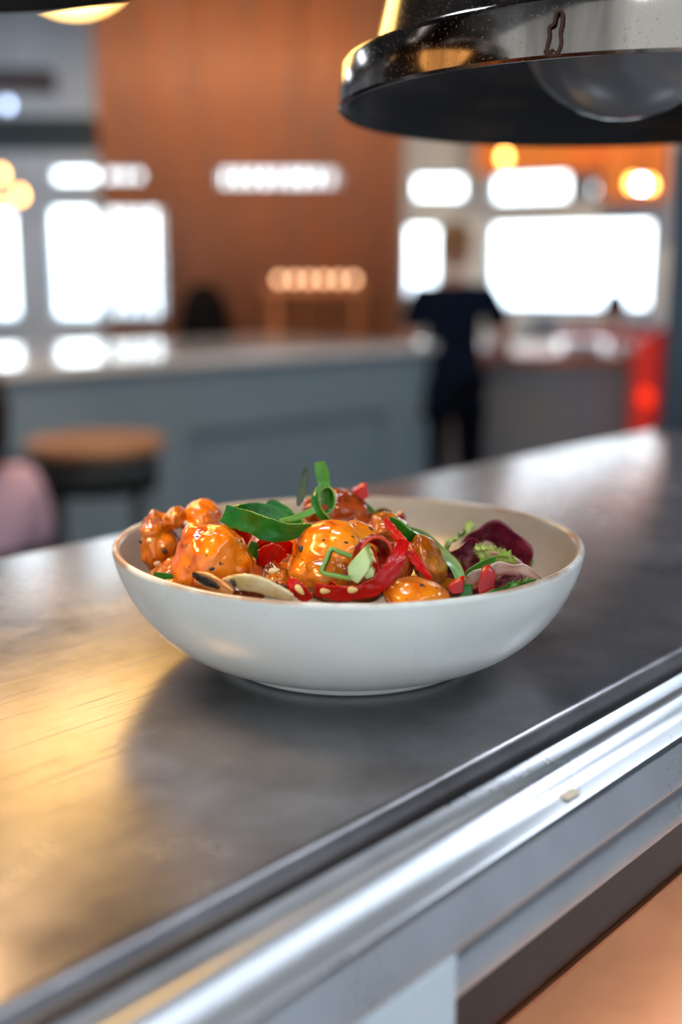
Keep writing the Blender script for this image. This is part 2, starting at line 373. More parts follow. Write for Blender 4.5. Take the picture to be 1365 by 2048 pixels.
for i in range(6):
    x = lx0+(lx1-lx0)*(i+.5)/6
    g = thing('reflection_globe', 'small added globe standing in for a reflected light, in the row on the console', 'lamp', (x, Yr, lz), 'added globes on the console standing in for reflected lights')
    L('globe', [(0, .014), (.010, .016), (.018, .024), (.021, .035), (.018, .046), (.010, .054), (0, .056)], (x, Yr, lz), M_cream, g, 20)
    L('base', [(0, 0), (.016, 0), (.016, .006), (.008, .009), (.008, .018), (0, .018)], (x, Yr, lz), M_gold, g, 20)
# ---------------- pendant bulbs ----------------
M_cord = mat('black_cord', (15, 15, 16), .6)
def pendant(px, py, Y, label, r=.026, m=M_warm):
    p = at_y(px, py, Y); t = thing('pendant_bulb', label, 'pendant lamp', p, 'bare warm pendant bulbs')
    L('bulb', [(0, -r), (r*.6, -r*.8), (r, 0), (r*.75, r*.75), (r*.45, r*1.3), (r*.42, r*1.7), (0, r*1.7)], p, m, t, 20)
    L('socket', [(0, r*1.6), (r*.55, r*1.6), (r*.55, r*3.2), (r*.2, r*3.6), (0, r*3.6)], p, M_gold, t, 16)
    b = bmesh.new(); tube(b, [(p.x, p.y, p.z+r*3.5), (p.x, p.y, CH)], .004, 6, smooth=False); obj('cord', b, M_cord, t)
pendant(40, 393, 7, 'bare warm pendant bulb at the far left, rightmost of three, beside the tall window')
pendant(2, 352, 7.2, 'bare warm pendant bulb at the far left, highest of three by the photo edge')
pendant(-4, 414, 6.8, 'bare warm pendant bulb at the far left, lowest of three by the photo edge')
pendant(1010, 317, 7, 'bare amber pendant bulb against the orange soffit just under the metal heat lamp')
pendant(1266, 369, 7, 'bare warm pendant bulb near the dark post, left of a close pair')
pendant(1301, 372, 7.3, 'bare warm pendant bulb near the dark post, right of a close pair')
M_cool = mat('cool_bulb', (220, 235, 255), emit=40, emcol=(215, 230, 255))
pendant(1283, 371, 6.6, 'bare white pendant bulb between two warm ones near the dark post', .022, M_cool)
pendant(16, 212, 6.2, 'small bluish pendant bulb high on the far left under the dark duct', .02, mat('dim_bulb', (150, 170, 210), emit=11, emcol=(170, 190, 225)))
# large opal globe pendant, only its bottom shows at the top of the picture; three more added out of view to warm the shelf
M_opal = mat('opal_globe', (255, 225, 160), .25, emit=8, emcol=(255, 200, 112))
R = .155
def dirp(az, el, D): az = math.radians(az); return Vector((math.tan(az)*D, D, CZ+D*math.tan(math.radians(el))/math.cos(az)))
for gp, lb in ((at_y(140, -124, 2.6), 'large cream globe pendant lamp glowing at the top left corner of the photo'), (dirp(-14, 22, 2.05), 'added cream globe out of view warming the shelf, nearest left of the cluster'),
               (dirp(-9.5, 18.5, 3.0), 'added cream globe out of view warming the shelf, farthest right of the cluster'), (dirp(-18, 17.5, 3.05), 'added cream globe out of view warming the shelf, farthest left of the cluster')):
    gt = thing('globe_pendant', lb, 'pendant lamp', gp, 'cream globe pendant lamps')
    L('globe', [(R*math.sin(PI*k/20), -R*math.cos(PI*k/20)) if 0 < k < 20 else (0, -R*math.cos(PI*k/20)) for k in range(21)], gp, M_opal, gt, 40)
    L('cap', [(0, R-.01), (.05, R-.012), (.045, R+.03), (.012, R+.05), (0, R+.05)], gp, M_gold, gt, 24)
    b = bmesh.new(); tube(b, [(gp.x, gp.y, gp.z+R+.04), (gp.x, gp.y, CH)], .005, 6, smooth=False); obj('cord', b, M_cord, gt)

# ---------------- pass shelf (steel) ----------------
def steel(name, base, rough, r2, warm=False, scratches=.25, stretch=(2, 30, 1), wide=0, scr=.8, mott=.35, tarn=.8):
    m = bpy.data.materials.new(name); m.use_nodes = True; nt = m.node_tree; b = nt.nodes['Principled BSDF']; N = nt.nodes.new; K = nt.links.new
    b.inputs['Metallic'].default_value = 1; b.inputs['Base Color'].default_value = (*lin(base), 1)
    co = N('ShaderNodeTexCoord'); mp = N('ShaderNodeMapping'); K(co.outputs['Object'], mp.inputs[0]); mp.inputs['Scale'].default_value = stretch
    n1 = N('ShaderNodeTexNoise'); n1.inputs['Scale'].default_value = 9; n1.inputs['Detail'].default_value = 8; n1.inputs['Roughness'].default_value = .65; K(mp.outputs[0], n1.inputs[0])
    n2 = N('ShaderNodeTexNoise'); n2.inputs['Scale'].default_value = 14; n2.inputs['Detail'].default_value = 9; n2.inputs['Roughness'].default_value = .62; K(co.outputs['Object'], n2.inputs[0])
    mr = N('ShaderNodeMapRange'); mr.inputs['From Min'].default_value = .3; mr.inputs['From Max'].default_value = .72; mr.inputs['To Min'].default_value = rough; mr.inputs['To Max'].default_value = r2
    K(n2.outputs[0], mr.inputs[0]); K(mr.outputs[0], b.inputs['Roughness'])
    # fine straight scratches: thin stretched noise, thresholded
    mp2 = N('ShaderNodeMapping'); K(co.outputs['Object'], mp2.inputs[0]); mp2.inputs['Scale'].default_value = (5, 260, 5); mp2.inputs['Rotation'].default_value = (0, 0, math.radians(-10))
    n3 = N('ShaderNodeTexNoise'); n3.inputs['Scale'].default_value = 2.5; n3.inputs['Detail'].default_value = 3; K(mp2.outputs[0], n3.inputs[0])
    r3 = N('ShaderNodeMapRange'); r3.inputs['From Min'].default_value = .645; r3.inputs['From Max'].default_value = .74; K(n3.outputs[0], r3.inputs[0])
    add = N('ShaderNodeMath'); add.operation = 'MULTIPLY_ADD'; K(r3.outputs[0], add.inputs[0]); add.inputs[1].default_value = scr; K(n1.outputs[0], add.inputs[2])
    ad2 = N('ShaderNodeMath'); ad2.operation = 'MULTIPLY_ADD'; K(n2.outputs[0], ad2.inputs[0]); ad2.inputs[1].default_value = mott; K(add.outputs[0], ad2.inputs[2])
    bp = N('ShaderNodeBump'); bp.inputs['Strength'].default_value = scratches; bp.inputs['Distance'].default_value = .0006; K(ad2.outputs[0], bp.inputs['Height']); K(bp.outputs[0], b.inputs['Normal'])
    # tarnish
    rm = N('ShaderNodeValToRGB'); K(n2.outputs[0], rm.inputs[0]); c = lin(base)
    rm.color_ramp.elements[0].position = .3; rm.color_ramp.elements[0].color = (c[0]*tarn, c[1]*tarn*.98, c[2]*tarn*.97, 1); rm.color_ramp.elements[1].position = .65; rm.color_ramp.elements[1].color = (c[0], c[1], c[2], 1)
    K(rm.outputs[0], b.inputs['Base Color'])
    if wide:      # wide lobe of a surface worn by countless fine scratches
        g2 = N('ShaderNodeBsdfAnisotropic'); g2.distribution = 'GGX'; K(rm.outputs[0], g2.inputs['Color']); g2.inputs['Roughness'].default_value = .62; K(bp.outputs[0], g2.inputs['Normal'])
        ms = N('ShaderNodeMixShader'); ms.inputs[0].default_value = wide; K(b.outputs[0], ms.inputs[1]); K(g2.outputs[0], ms.inputs[2]); K(ms.outputs[0], nt.nodes['Material Output'].inputs[0])
    return m
M_top = steel('worn_steel_top', (166, 164, 168), .18, .30, scratches=.17, wide=.35, mott=1.0, tarn=.55)
M_rail = steel('brushed_aluminium', (214, 220, 226), .26, .34, scratches=.04, stretch=(1, 40, 40), wide=.3, scr=0)
M_dark = steel('dark_steel', (92, 86, 84), .3, .42, scratches=.1)
T0, T1 = -.42, 1.95
bk, fr = -.641, -.2216
ps = thing('pass_shelf', 'worn stainless steel pass shelf carrying the white bowl', 'shelf', SH(.6, -.43, SZ-.03))
prof = [(bk, -.006), (bk+.0015, -.0015), (bk+.006, 0), (fr-.0045, 0), (fr-.0015, -.0008), (fr, -.003), (fr+.0008, -.0040), (fr+.0020, -.0060), (fr+.0022, -.0090), (fr-.003, -.0100), (fr-.003, -.014), (bk, -.014)]
bm = extrude_profile(prof, T0, T1); 
o = obj('top_sheet', bm, M_top, ps, smooth=True); autosmooth(o, 50)
# rotate texture space with the shelf
def align(o):
    me = o.data; R = Matrix.Rotation(-ANG, 4, 'Z'); me.transform(R); o.matrix_basis = o.matrix_basis @ R.inverted(); return o
align(o)
bm = bmesh.new(); shbox(bm, T0, T1, fr-.002, fr+.0086, SZ-.0140, SZ-.0082); obj('groove_shade', bm, mat('groove_black', (14, 14, 16), .6), ps, smooth=False)  # dark strip standing in for the shade inside the groove
bm = bmesh.new(); shbox(bm, T0, T1, bk+.01, fr-.012, SZ-.066, SZ-.0142); obj('underframe', bm, M_dark, ps, smooth=False)
# worn front rail
rail = thing('edge_rail', 'long brushed aluminium edge rail along the front of the pass shelf', 'rail', SH(.6, -.2, SZ-.04))
pr = [(fr+.0088, -.0050), (fr+.0094, -.0036), (fr+.0108, -.0042), (fr+.0140, -.0062), (fr+.0168, -.0066), (fr+.0190, -.0054), (fr+.0206, -.0040), (fr+.0226, -.0044), (fr+.0255, -.0072), (fr+.0300, -.0096), (fr+.0342, -.0106), (fr+.0352, -.0112),
      (fr+.0358, -.0150), (fr+.0374, -.0150), (fr+.0380, -.0112), (fr+.0386, -.0108), (fr+.0394, -.0118), (fr+.0428, -.0236), (fr+.0430, -.0252), (fr+.0420, -.0272), (fr+.0380, -.0276), (fr+.0350, -.0276), (fr+.0350, -.0240), (fr+.0120, -.0240), (fr+.0088, -.0220)]
o = obj('profile', extrude_profile(pr, T0, T1), M_rail, rail); autosmooth(o, 42); align(o)
bm = bmesh.new(); tube(bm, [SH(T0, fr+.0255, SZ-.0480), SH(T1, fr+.0255, SZ-.0480)], .0105, 24, smooth=False); o = obj('tube', bm, M_rail, rail); autosmooth(o, 50); align(o)
M_rv = mat('rivet', (60, 60, 64), .4, metal=1)
for k in range(4):
    c = SH(.47+.42*(k-1), fr+.0414, SZ-.0195); bm = bmesh.new(); bmesh.ops.create_uvsphere(bm, u_segments=14, v_segments=8, radius=.0011, matrix=Matrix.Translation(c)); obj('rivet', bm, M_rv, rail)
# peeled bright sticker scrap on the rail
bm = bmesh.new(); t_, s_ = sh_of(at_z(1142, 1588, SZ-.009)); 
bx(bm, SH(t_, fr+.0300, SZ-.0092), (.0085, .0062, .0006), ANG, rot=None); tag(obj('label_scrap', bm, mat('cream_label', (226, 216, 196), .6, bump=.4, bscale=900), smooth=False), 'small cream scrap of peeled label stuck on the aluminium edge rail', 'label')
hs = thing('lamp_housing', 'dark metal housing panel under the pass shelf below the rail', 'housing', SH(.6, -.21, SZ-.09))
bm = bmesh.new(); shbox(bm, T0, T1, fr+.006, fr+.0225, SZ-.0925, SZ-.0595, .0012); o = obj('panel', bm, M_dark, hs, smooth=False); align(o)
M_cop = mat('copper_lip', (214, 140, 96), .3, metal=1)
bm = bmesh.new(); shbox(bm, T0, T1, fr+.008, fr+.0245, SZ-.0940, SZ-.0925); obj('lip', bm, M_cop, hs, smooth=False)
bm = bmesh.new(); shbox(bm, T0, T1, bk+.03, fr+.0058, SZ-.073, SZ-.0662); obj('backing_plate', bm, M_dark, hs, smooth=False)
M_heat = mat('heat_tube', (255, 190, 130), emit=48, emcol=(255, 190, 145))
bm = bmesh.new(); tube(bm, [SH(T0+.03, fr-.06, SZ-.085), SH(T1-.03, fr-.06, SZ-.085)], .006, 12, smooth=False); obj('heating_tube', bm, M_heat, hs)
# pale support post under the rail
px_r = at_z(925, 1915, SZ-.029); tp, sp = sh_of(px_r)
M_post = mat('pale_painted_steel', (205, 214, 222), .45)
post = thing('support_post', 'pale painted post holding up the pass rail at the bottom', 'post', SH(tp, fr+.03, .88))
bm = bmesh.new(); shbox(bm, tp-.075, tp, fr+.0385, fr+.0425, .90, SZ-.0282, .0012)
for v in bm.verts: pass
obj('upright', bm, M_post, post, smooth=False)
bm = bmesh.new(); shbox(bm, tp-.10, tp+.03, fr+.02, fr+.07, .885, .90, .002); obj('foot_plate', bm, M_post, post, smooth=False)
# lower warm-lit worktop
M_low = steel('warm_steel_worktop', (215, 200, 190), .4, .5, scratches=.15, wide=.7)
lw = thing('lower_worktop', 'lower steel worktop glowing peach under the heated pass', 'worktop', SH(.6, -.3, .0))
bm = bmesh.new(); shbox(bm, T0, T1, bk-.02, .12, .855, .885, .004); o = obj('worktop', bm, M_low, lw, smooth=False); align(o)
bm = bmesh.new(); shbox(bm, T0, T1, bk, .06, 0, .855); obj('cabinet', bm, M_dark, lw, smooth=False)
# back splash panel between lower worktop and shelf on the dining side
bm = bmesh.new(); shbox(bm, T0, T1, bk+.012, bk+.03, .885, SZ-.067); obj('back_panel', bm, M_dark, lw, smooth=False)
# gantry post at the far end of the shelf
tg, sg = sh_of(at_z(1346, 858, SZ)); 
M_gp = mat('dark_gantry_steel', (84, 96, 106), .35, metal=.7, col2=(70, 80, 90), nscale=4)
g = thing('gantry_post', 'dark square steel gantry post at the far right end of the pass', 'post', SH(tg+.03, bk+.028, SZ))
def shbox0(name, a, m, p, bev=0): bm = bmesh.new(); shbox(bm, *a, bev); return obj(name, bm, m, p, smooth=False)
shbox0('upright', (tg, tg+.05, bk+.004, bk+.05, SZ, CH), M_gp, g, .003)
shbox0('foot_plate', (tg-.015, tg+.065, bk+.001, bk+.066, SZ, SZ+.006), M_gp, g, .001)
for dt in (-.008, .058):
    c = SH(tg+dt, bk+.058, SZ+.006); bm = bmesh.new(); bmesh.ops.create_cone(bm, cap_ends=True, segments=6, radius1=.004, radius2=.004, depth=.004, matrix=Matrix.Translation(c+Vector((0, 0, .002)))); obj('bolt', bm, M_rv, g, smooth=False)

# ---------------- heat lamps ----------------
def dirt_metal():
    m = bpy.data.materials.new('tarnished_lamp_metal'); m.use_nodes = True; nt = m.node_tree; b = nt.nodes['Principled BSDF']; N = nt.nodes.new; K = nt.links.new
    b.inputs['Metallic'].default_value = 1
    co = N('ShaderNodeTexCoord'); mp = N('ShaderNodeMapping'); K(co.outputs['Object'], mp.inputs[0]); mp.inputs['Scale'].default_value = (1, 1, .12)
    n1 = N('ShaderNodeTexNoise'); n1.inputs['Scale'].default_value = 32; n1.inputs['Detail'].default_value = 5; K(mp.outputs[0], n1.inputs[0])
    rm = N('ShaderNodeValToRGB'); K(n1.outputs[0], rm.inputs[0]); e = rm.color_ramp.elements; e[0].position = .36; e[0].color = (*lin((58, 50, 46)), 1); e[1].position = .68; e[1].color = (*lin((158, 148, 140)), 1)
    n2 = N('ShaderNodeTexNoise'); n2.inputs['Scale'].default_value = 900; n2.inputs['Detail'].default_value = 3; K(co.outputs['Object'], n2.inputs[0])
    m2 = N('ShaderNodeMapRange'); m2.inputs['From Min'].default_value = .60; m2.inputs['From Max'].default_value = .74; K(n2.outputs[0], m2.inputs[0])
    mx = N('ShaderNodeMix'); mx.data_type = 'RGBA'; K(m2.outputs[0], mx.inputs[0]); K(rm.outputs[0], mx.inputs[6]); mx.inputs[7].default_value = (*lin((128, 118, 106)), 1); K(mx.outputs[2], b.inputs['Base Color'])
    mr = N('ShaderNodeMapRange'); mr.inputs['To Min'].default_value = .12; mr.inputs['To Max'].default_value = .55; K(m2.outputs[0], mr.inputs[0]); K(mr.outputs[0], b.inputs['Roughness'])
    return m
M_lamp = dirt_metal()
M_lin = mat('dark_lamp_lining', (22, 23, 25), .3, metal=.3, spec=.4, col2=(60, 46, 34), nscale=14, nstretch=(1, 1, 6), ramp=(.5, .8))
M_rust = mat('rust', (64, 32, 14), .8, bump=.6, bscale=500)
M_bulbg = mat('grey_heat_bulb', (96, 100, 104), .25, coat=.3)
M_bulbw = mat('amber_heat_bulb', (255, 200, 120), .2, emit=5, emcol=(255, 185, 105))
def heat_lamp(c, R, label, bulbm, bulb_drop, lip=.023):
    t = thing('heat_lamp', label, 'heat lamp', c)
    outer = [(R-.0015, 0), (R, .0012), (R-.001, lip-.003), (R-.003, lip), (R-.0155, lip+.003), (R-.018, lip+.006), (R-.030, lip+.05), (R-.047, lip+.10), (R-.072, lip+.14), (.045, lip+.165), (.032, lip+.175), (.032, lip+.24), (.026, lip+.25), (0, lip+.25)]
    inner = [(0, lip+.160), (.044, lip+.158), (R-.075, lip+.135), (R-.050, lip+.096), (R-.033, lip+.048), (R-.021, lip+.005), (R-.006, lip-.0015), (R-.0045, .001), (R-.003, 0), (R-.0015, 0)]
    L('shade', outer, c, M_lamp, t, 96); autosmooth(t.children[0], 40)
    L('lining', inner, c, M_lin, t, 96)
    rb = .062; z0 = -bulb_drop+rb
    pr = [(0, z0-rb)]+[(rb*math.sin(a), z0-rb*math.cos(a)) for a in [PI*.5*k/8 for k in range(1, 9)]]+[(rb*.93, z0+.025), (rb*.55, z0+.07), (.02, z0+.095), (.018, z0+.12), (0, z0+.12)]
    L('bulb', pr, c, bulbm, t, 48)
    b = bmesh.new(); tube(b, [(c[0], c[1], c[2]+lip+.24), (c[0], c[1], CH)], .006, 8, smooth=False); obj('cord', b, M_cord, t)
    return t
hl_c = (.150, .612, CZ+.0925)
hl = heat_lamp(hl_c, .152, 'large polished metal heat lamp hanging unlit over the bowl at the top right', M_bulbg, .004)
# rust-edged chip on the lip, clinging to the near side
def on_lip(c, R, px, zrel):
    r = ray(px, 90); lo, hi = -PI, 0
    best = min((abs((c[0]+R*math.cos(a))/(c[1]+R*math.sin(a)) - r.x/r.y), a) for a in [(-PI*k/4000) for k in range(4001)])
    return best[1]
aa = on_lip(hl_c, .152, 1112, 0)
bm = bmesh.new(); pts = [(-.0030, .0005), (-.0034, .004), (-.0026, .008), (-.0028, .0115), (-.0008, .0130), (-.0002, .0165), (.0020, .0175), (.0024, .013), (.0018, .009), (.0022, .005), (.0008, .0012), (-.0028, .0006)]
def lip_pt(a, du, dz, R=.152): q = a+du/R; return Vector((hl_c[0]+(R+.0002)*math.cos(q), hl_c[1]+(R+.0002)*math.sin(q), hl_c[2]+dz))
tube(bm, [lip_pt(aa, u_, z_) for u_, z_ in pts], .0008, 6, n=4); 
for k in range(14):
    u_ = random.uniform(-.004, .003)*1.2; z_ = random.uniform(.0003, .003); bmesh.ops.create_icosphere(bm, subdivisions=1, radius=random.uniform(.0004, .0009), matrix=Matrix.Translation(lip_pt(aa, u_, z_)))
tag(obj('rust_chip', bm, M_rust, hl), 'brown rust edged chip on the lip')
bm = bmesh.new(); bmesh.ops.create_icosphere(bm, subdivisions=2, radius=.0012, matrix=Matrix.Translation(lip_pt(on_lip(hl_c, .152, 1014, 0), 0, .0008))); obj('rust_chip', bm, M_rust, hl)
hl2_c = (-.195, .485, CZ+.146)
heat_lamp(hl2_c, .15, 'dark underside of a second heat lamp cut by the top left corner', M_bulbw, .0)
sp = bpy.data.lights.new('heat_lamp_glow', 'SPOT'); sp.energy = HEATW; sp.color = (1, .62, .30); sp.spot_size = math.radians(110); sp.spot_blend = .6; sp.shadow_soft_size = .05
so = bpy.data.objects.new('heat_lamp_glow', sp); C.objects.link(so); so.location = (hl2_c[0], hl2_c[1], hl2_c[2]-.02)

# ---------------- right background: host counter with things on it ----------------
M_host = mat('host_counter_grey', (128, 122, 118), .6, col2=(118, 120, 126), nscale=2)
M_hosttop = mat('terracotta_top', (214, 122, 78), .42, coat=0, col2=(168, 96, 66), nscale=4)
Yh = 5.9; hz = 1.0
hx0 = at_y(930, 730, Yh).x; hx1 = at_y(1262, 730, Yh).x
hc = thing('service_counter', 'grey service counter with a terracotta brown top behind the standing person', 'counter', ((hx0+hx1)/2, Yh+.4, 0))
bm = bmesh.new(); bx(bm, ((hx0+hx1)/2, Yh+.45, .48), (hx1-hx0, .9, .96)); obj('body', bm, M_host, hc, smooth=False)
bm = bmesh.new(); bx(bm, ((hx0+hx1)/2, Yh+.68, .985), (hx1-hx0+.06, 1.44, .05), bev=.006); obj('countertop', bm, M_hosttop, hc, smooth=False)
# red lit drinks cooler column beside it
M_red = mat('red_panel', (226, 40, 14), .35, emit=.22, emcol=(255, 38, 8)); M_redlit = mat('red_lit_sign', (255, 60, 10), .3, emit=1.6, emcol=(255, 50, 6))
rx0 = at_y(1280, 760, 5.6).x; rx1 = at_y(1310, 760, 5.6).x; rz1 = at_y(1290, 690, 5.6).z; rz0 = at_y(1290, 850, 5.6).z
rc = thing('red_cooler', 'narrow glowing red cabinet at the right end of the service counter', 'cabinet', ((rx0+rx1)/2, 5.75, 0))
bm = bmesh.new(); bx(bm, ((rx0+rx1)/2, 5.68, rz1/2), (rx1-rx0, .14, rz1), bev=.01); obj('body', bm, M_red, rc, smooth=False)
zc = at_y(1290, 795, 5.6).z
bm = bmesh.new(); bmesh.ops.create_cone(bm, cap_ends=True, segments=24, radius1=.036, radius2=.033, depth=.03, matrix=Matrix.Translation(((rx0+rx1)/2, 5.59, zc)) @ Matrix.Rotation(PI/2, 4, 'X')); obj('lamp', bm, M_redlit, rc)
bm = bmesh.new(); bx(bm, ((rx0+rx1)/2, 5.68, rz1+.02), (rx1-rx0, .16, .04), bev=.005); obj('top', bm, M_red, rc, smooth=False)
# red banquette behind the service counter
bx0 = at_y(1120, 660, 7.45).x; bx1 = at_y(1345, 660, 7.45).x; bz = at_y(1200, 657, 7.45).z
bq = thing('banquette', 'low red upholstered banquette behind the service counter', 'bench', ((bx0+bx1)/2, 7.5, 0)); M_rup = mat('red_upholstery', (200, 30, 34), .6)
bm = bmesh.new(); bx(bm, ((bx0+bx1)/2, 7.47, bz-.3), (bx1-bx0, .10, .6), bev=.02); obj('backrest', bm, M_rup, bq, smooth=False)
bm = bmesh.new(); bx(bm, ((bx0+bx1)/2, 7.60, bz-.66), (bx1-bx0, .40, .12), bev=.02); obj('seat', bm, M_rup, bq, smooth=False)
bm = bmesh.new(); bx(bm, ((bx0+bx1)/2, 7.58, (bz-.72)/2), (bx1-bx0-.04, .34, bz-.72)); obj('plinth', bm, M_beam, bq, smooth=False)
# white plate stacks on the counter; middle and right ones stand in for bright reflections
M_china = mat('white_china', (245, 248, 255), .1, coat=1)
def plate_stack(px, py, Y, w, n, label, name='plate', cat='plate', group=None, base=None):
    p = at_y(px, py, Y); z = base if base is not None else p.z
    for i in range(n):
        r = w/2; L_ = L(name, [(0, 0), (r*.55, 0), (r*.6, .004), (r*.92, .014), (r, .018), (r, .021), (r*.9, .018), (r*.58, .008), (0, .006)], (p.x, p.y, z+i*.011), M_china, None, 32)
        tag(L_, label, cat, group)
hzt = 1.0103
def stack_on(px, w, n, label, group): 
    plate_stack(px, 725, Yh+.14, w, n, label, group=group, base=hzt)
stack_on(1165, .30, 5, 'added white plate standing in for a bright reflection on the service counter', 'added plates standing in for a reflection on the service counter')
stack_on(1262, .17, 4, 'small added plate standing in for a bright reflection beside the red cabinet', 'small added plates standing in for a reflection by the red cabinet')
stack_on(990, .16, 5, 'small white plate in the stack by the standing person', 'stacked small plates by the person')
# pale bowls on a far side table by the window
M_grey2 = mat('dark_table', (60, 72, 84), .5)
def far_table(px0, px1, py, Y, label):
    a = at_y(px0, py, Y); b = at_y(px1, py, Y); t = thing('side_table', label, 'table', ((a.x+b.x)/2, Y, 0))
    bm = bmesh.new(); bx(bm, ((a.x+b.x)/2, Y, a.z), (b.x-a.x, .5, .04), bev=.006); obj('tabletop', bm, M_grey2, t, smooth=False)
    for sx_ in (a.x+.06, b.x-.06):
        for sy_ in (-.19, .19):
            bm = bmesh.new(); bx(bm, (sx_, Y+sy_, (a.z-.02)/2), (.04, .04, a.z-.02)); obj('leg', bm, M_grey2, t, smooth=False)
    return a.z+.02
tz = far_table(1035, 1180, 668, 8.05, 'dark side table under the big window left of the pink top guest')
tz2 = far_table(1275, 1372, 668, 8.0, 'dark side table under the big window at the right end by the post')
def bowl_far(px, Y, w, z, label, h=None):
    p = at_y(px, 600, Y); r = w/2; h = h or r*.9
    o = L('serving_bowl', [(0, 0), (r*.45, 0), (r*.5, .01), (r*.85, h*.45), (r, h), (r*.96, h), (r*.8, h*.48), (0, .02)], (p.x, Y, z), mat('pale_blue_glaze', (180, 198, 215), .2, coat=.6), None, 32); tag(o, label, 'bowl')
bowl_far(1090, 7.95, .30, tz, 'wide pale blue bowl on the left side table under the window')
bowl_far(1166, 8.0, .18, tz, 'smaller pale bowl right of the wide bowl under the window')
bowl_far(1290, 7.9, .24, tz2, 'pale bowl on the right side table close to the dark post')

# ---------------- bar stool ----------------
M_seatw = mat('stool_wood', (196, 142, 100), .5, col2=(178, 124, 86), nscale=5, nstretch=(1, 8, 1)); M_sleg = mat('dark_stool_leg', (32, 34, 32), .55)
def stool(px, py, z, r, label, Ms=M_seatw):
    p = at_z(px, py, z); t = thing('bar_stool', label, 'stool', (p.x, p.y, 0))
    L('seat', [(0, z-.045), (r*.9, z-.045), (r, z-.03), (r, z-.012), (r*.96, z-.002), (r*.6, z-.006), (0, z-.008)], (p.x, p.y, 0), Ms, t, 48)
    L('apron', [(r*.84, z-.15), (r*.9, z-.15), (r*.9, z-.046), (r*.84, z-.046), (r*.84, z-.15)], (p.x, p.y, 0), M_sleg, t, 48)
    for k in range(4):
        a = PI/4+k*PI/2+.2; b = bmesh.new(); tube(b, [(p.x+r*.75*math.cos(a), p.y+r*.75*math.sin(a), z-.05), (p.x+r*1.05*math.cos(a), p.y+r*1.05*math.sin(a), .0)], .017, 10, smooth=False); obj('leg', b, M_sleg, t)
    b = bmesh.new(); rr = r*.93; tube(b, [(p.x+rr*math.cos(a), p.y+rr*math.sin(a), z-.42) for a in [2*PI*k/24 for k in range(25)]], .010, 8, n=2); obj('foot_ring', b, M_sleg, t)
stool(190, 874, .93, .20, 'round wooden bar stool with dark base in front of the grey bar')

# ---------------- people ----------------
def skin_mesh(J, edges, radii, root, sub=2):
    names = list(J); me = bpy.data.meshes.new('tmp'); me.from_pydata([J[n] for n in names], [(names.index(a), names.index(b)) for a, b in edges], [])
    o = bpy.data.objects.new('tmp', me); C.objects.link(o); md = o.modifiers.new('s', 'SKIN'); md.use_smooth_shade = True; md.branch_smoothing = .6
    for i, n in enumerate(names):
        sv = me.skin_vertices[0].data[i]; r = radii[n]; sv.radius = (r, r) if not isinstance(r, tuple) else r; sv.use_root = (n == root)
    ss = o.modifiers.new('d', 'SUBSURF'); ss.levels = sub; ss.render_levels = sub
    dg = bpy.context.evaluated_depsgraph_get(); m2 = bpy.data.meshes.new_from_object(o.evaluated_get(dg)); bpy.data.objects.remove(o)
    bm = bmesh.new(); bm.from_mesh(m2); return bm
def merge(bm, b2):
    me = bpy.data.meshes.new('t'); b2.to_mesh(me); b2.free(); bm.from_mesh(me); bpy.data.meshes.remove(me); return bm
M_skin = mat('skin', (205, 150, 128), .5, sss=.1, col2=(196, 138, 118), nscale=10)
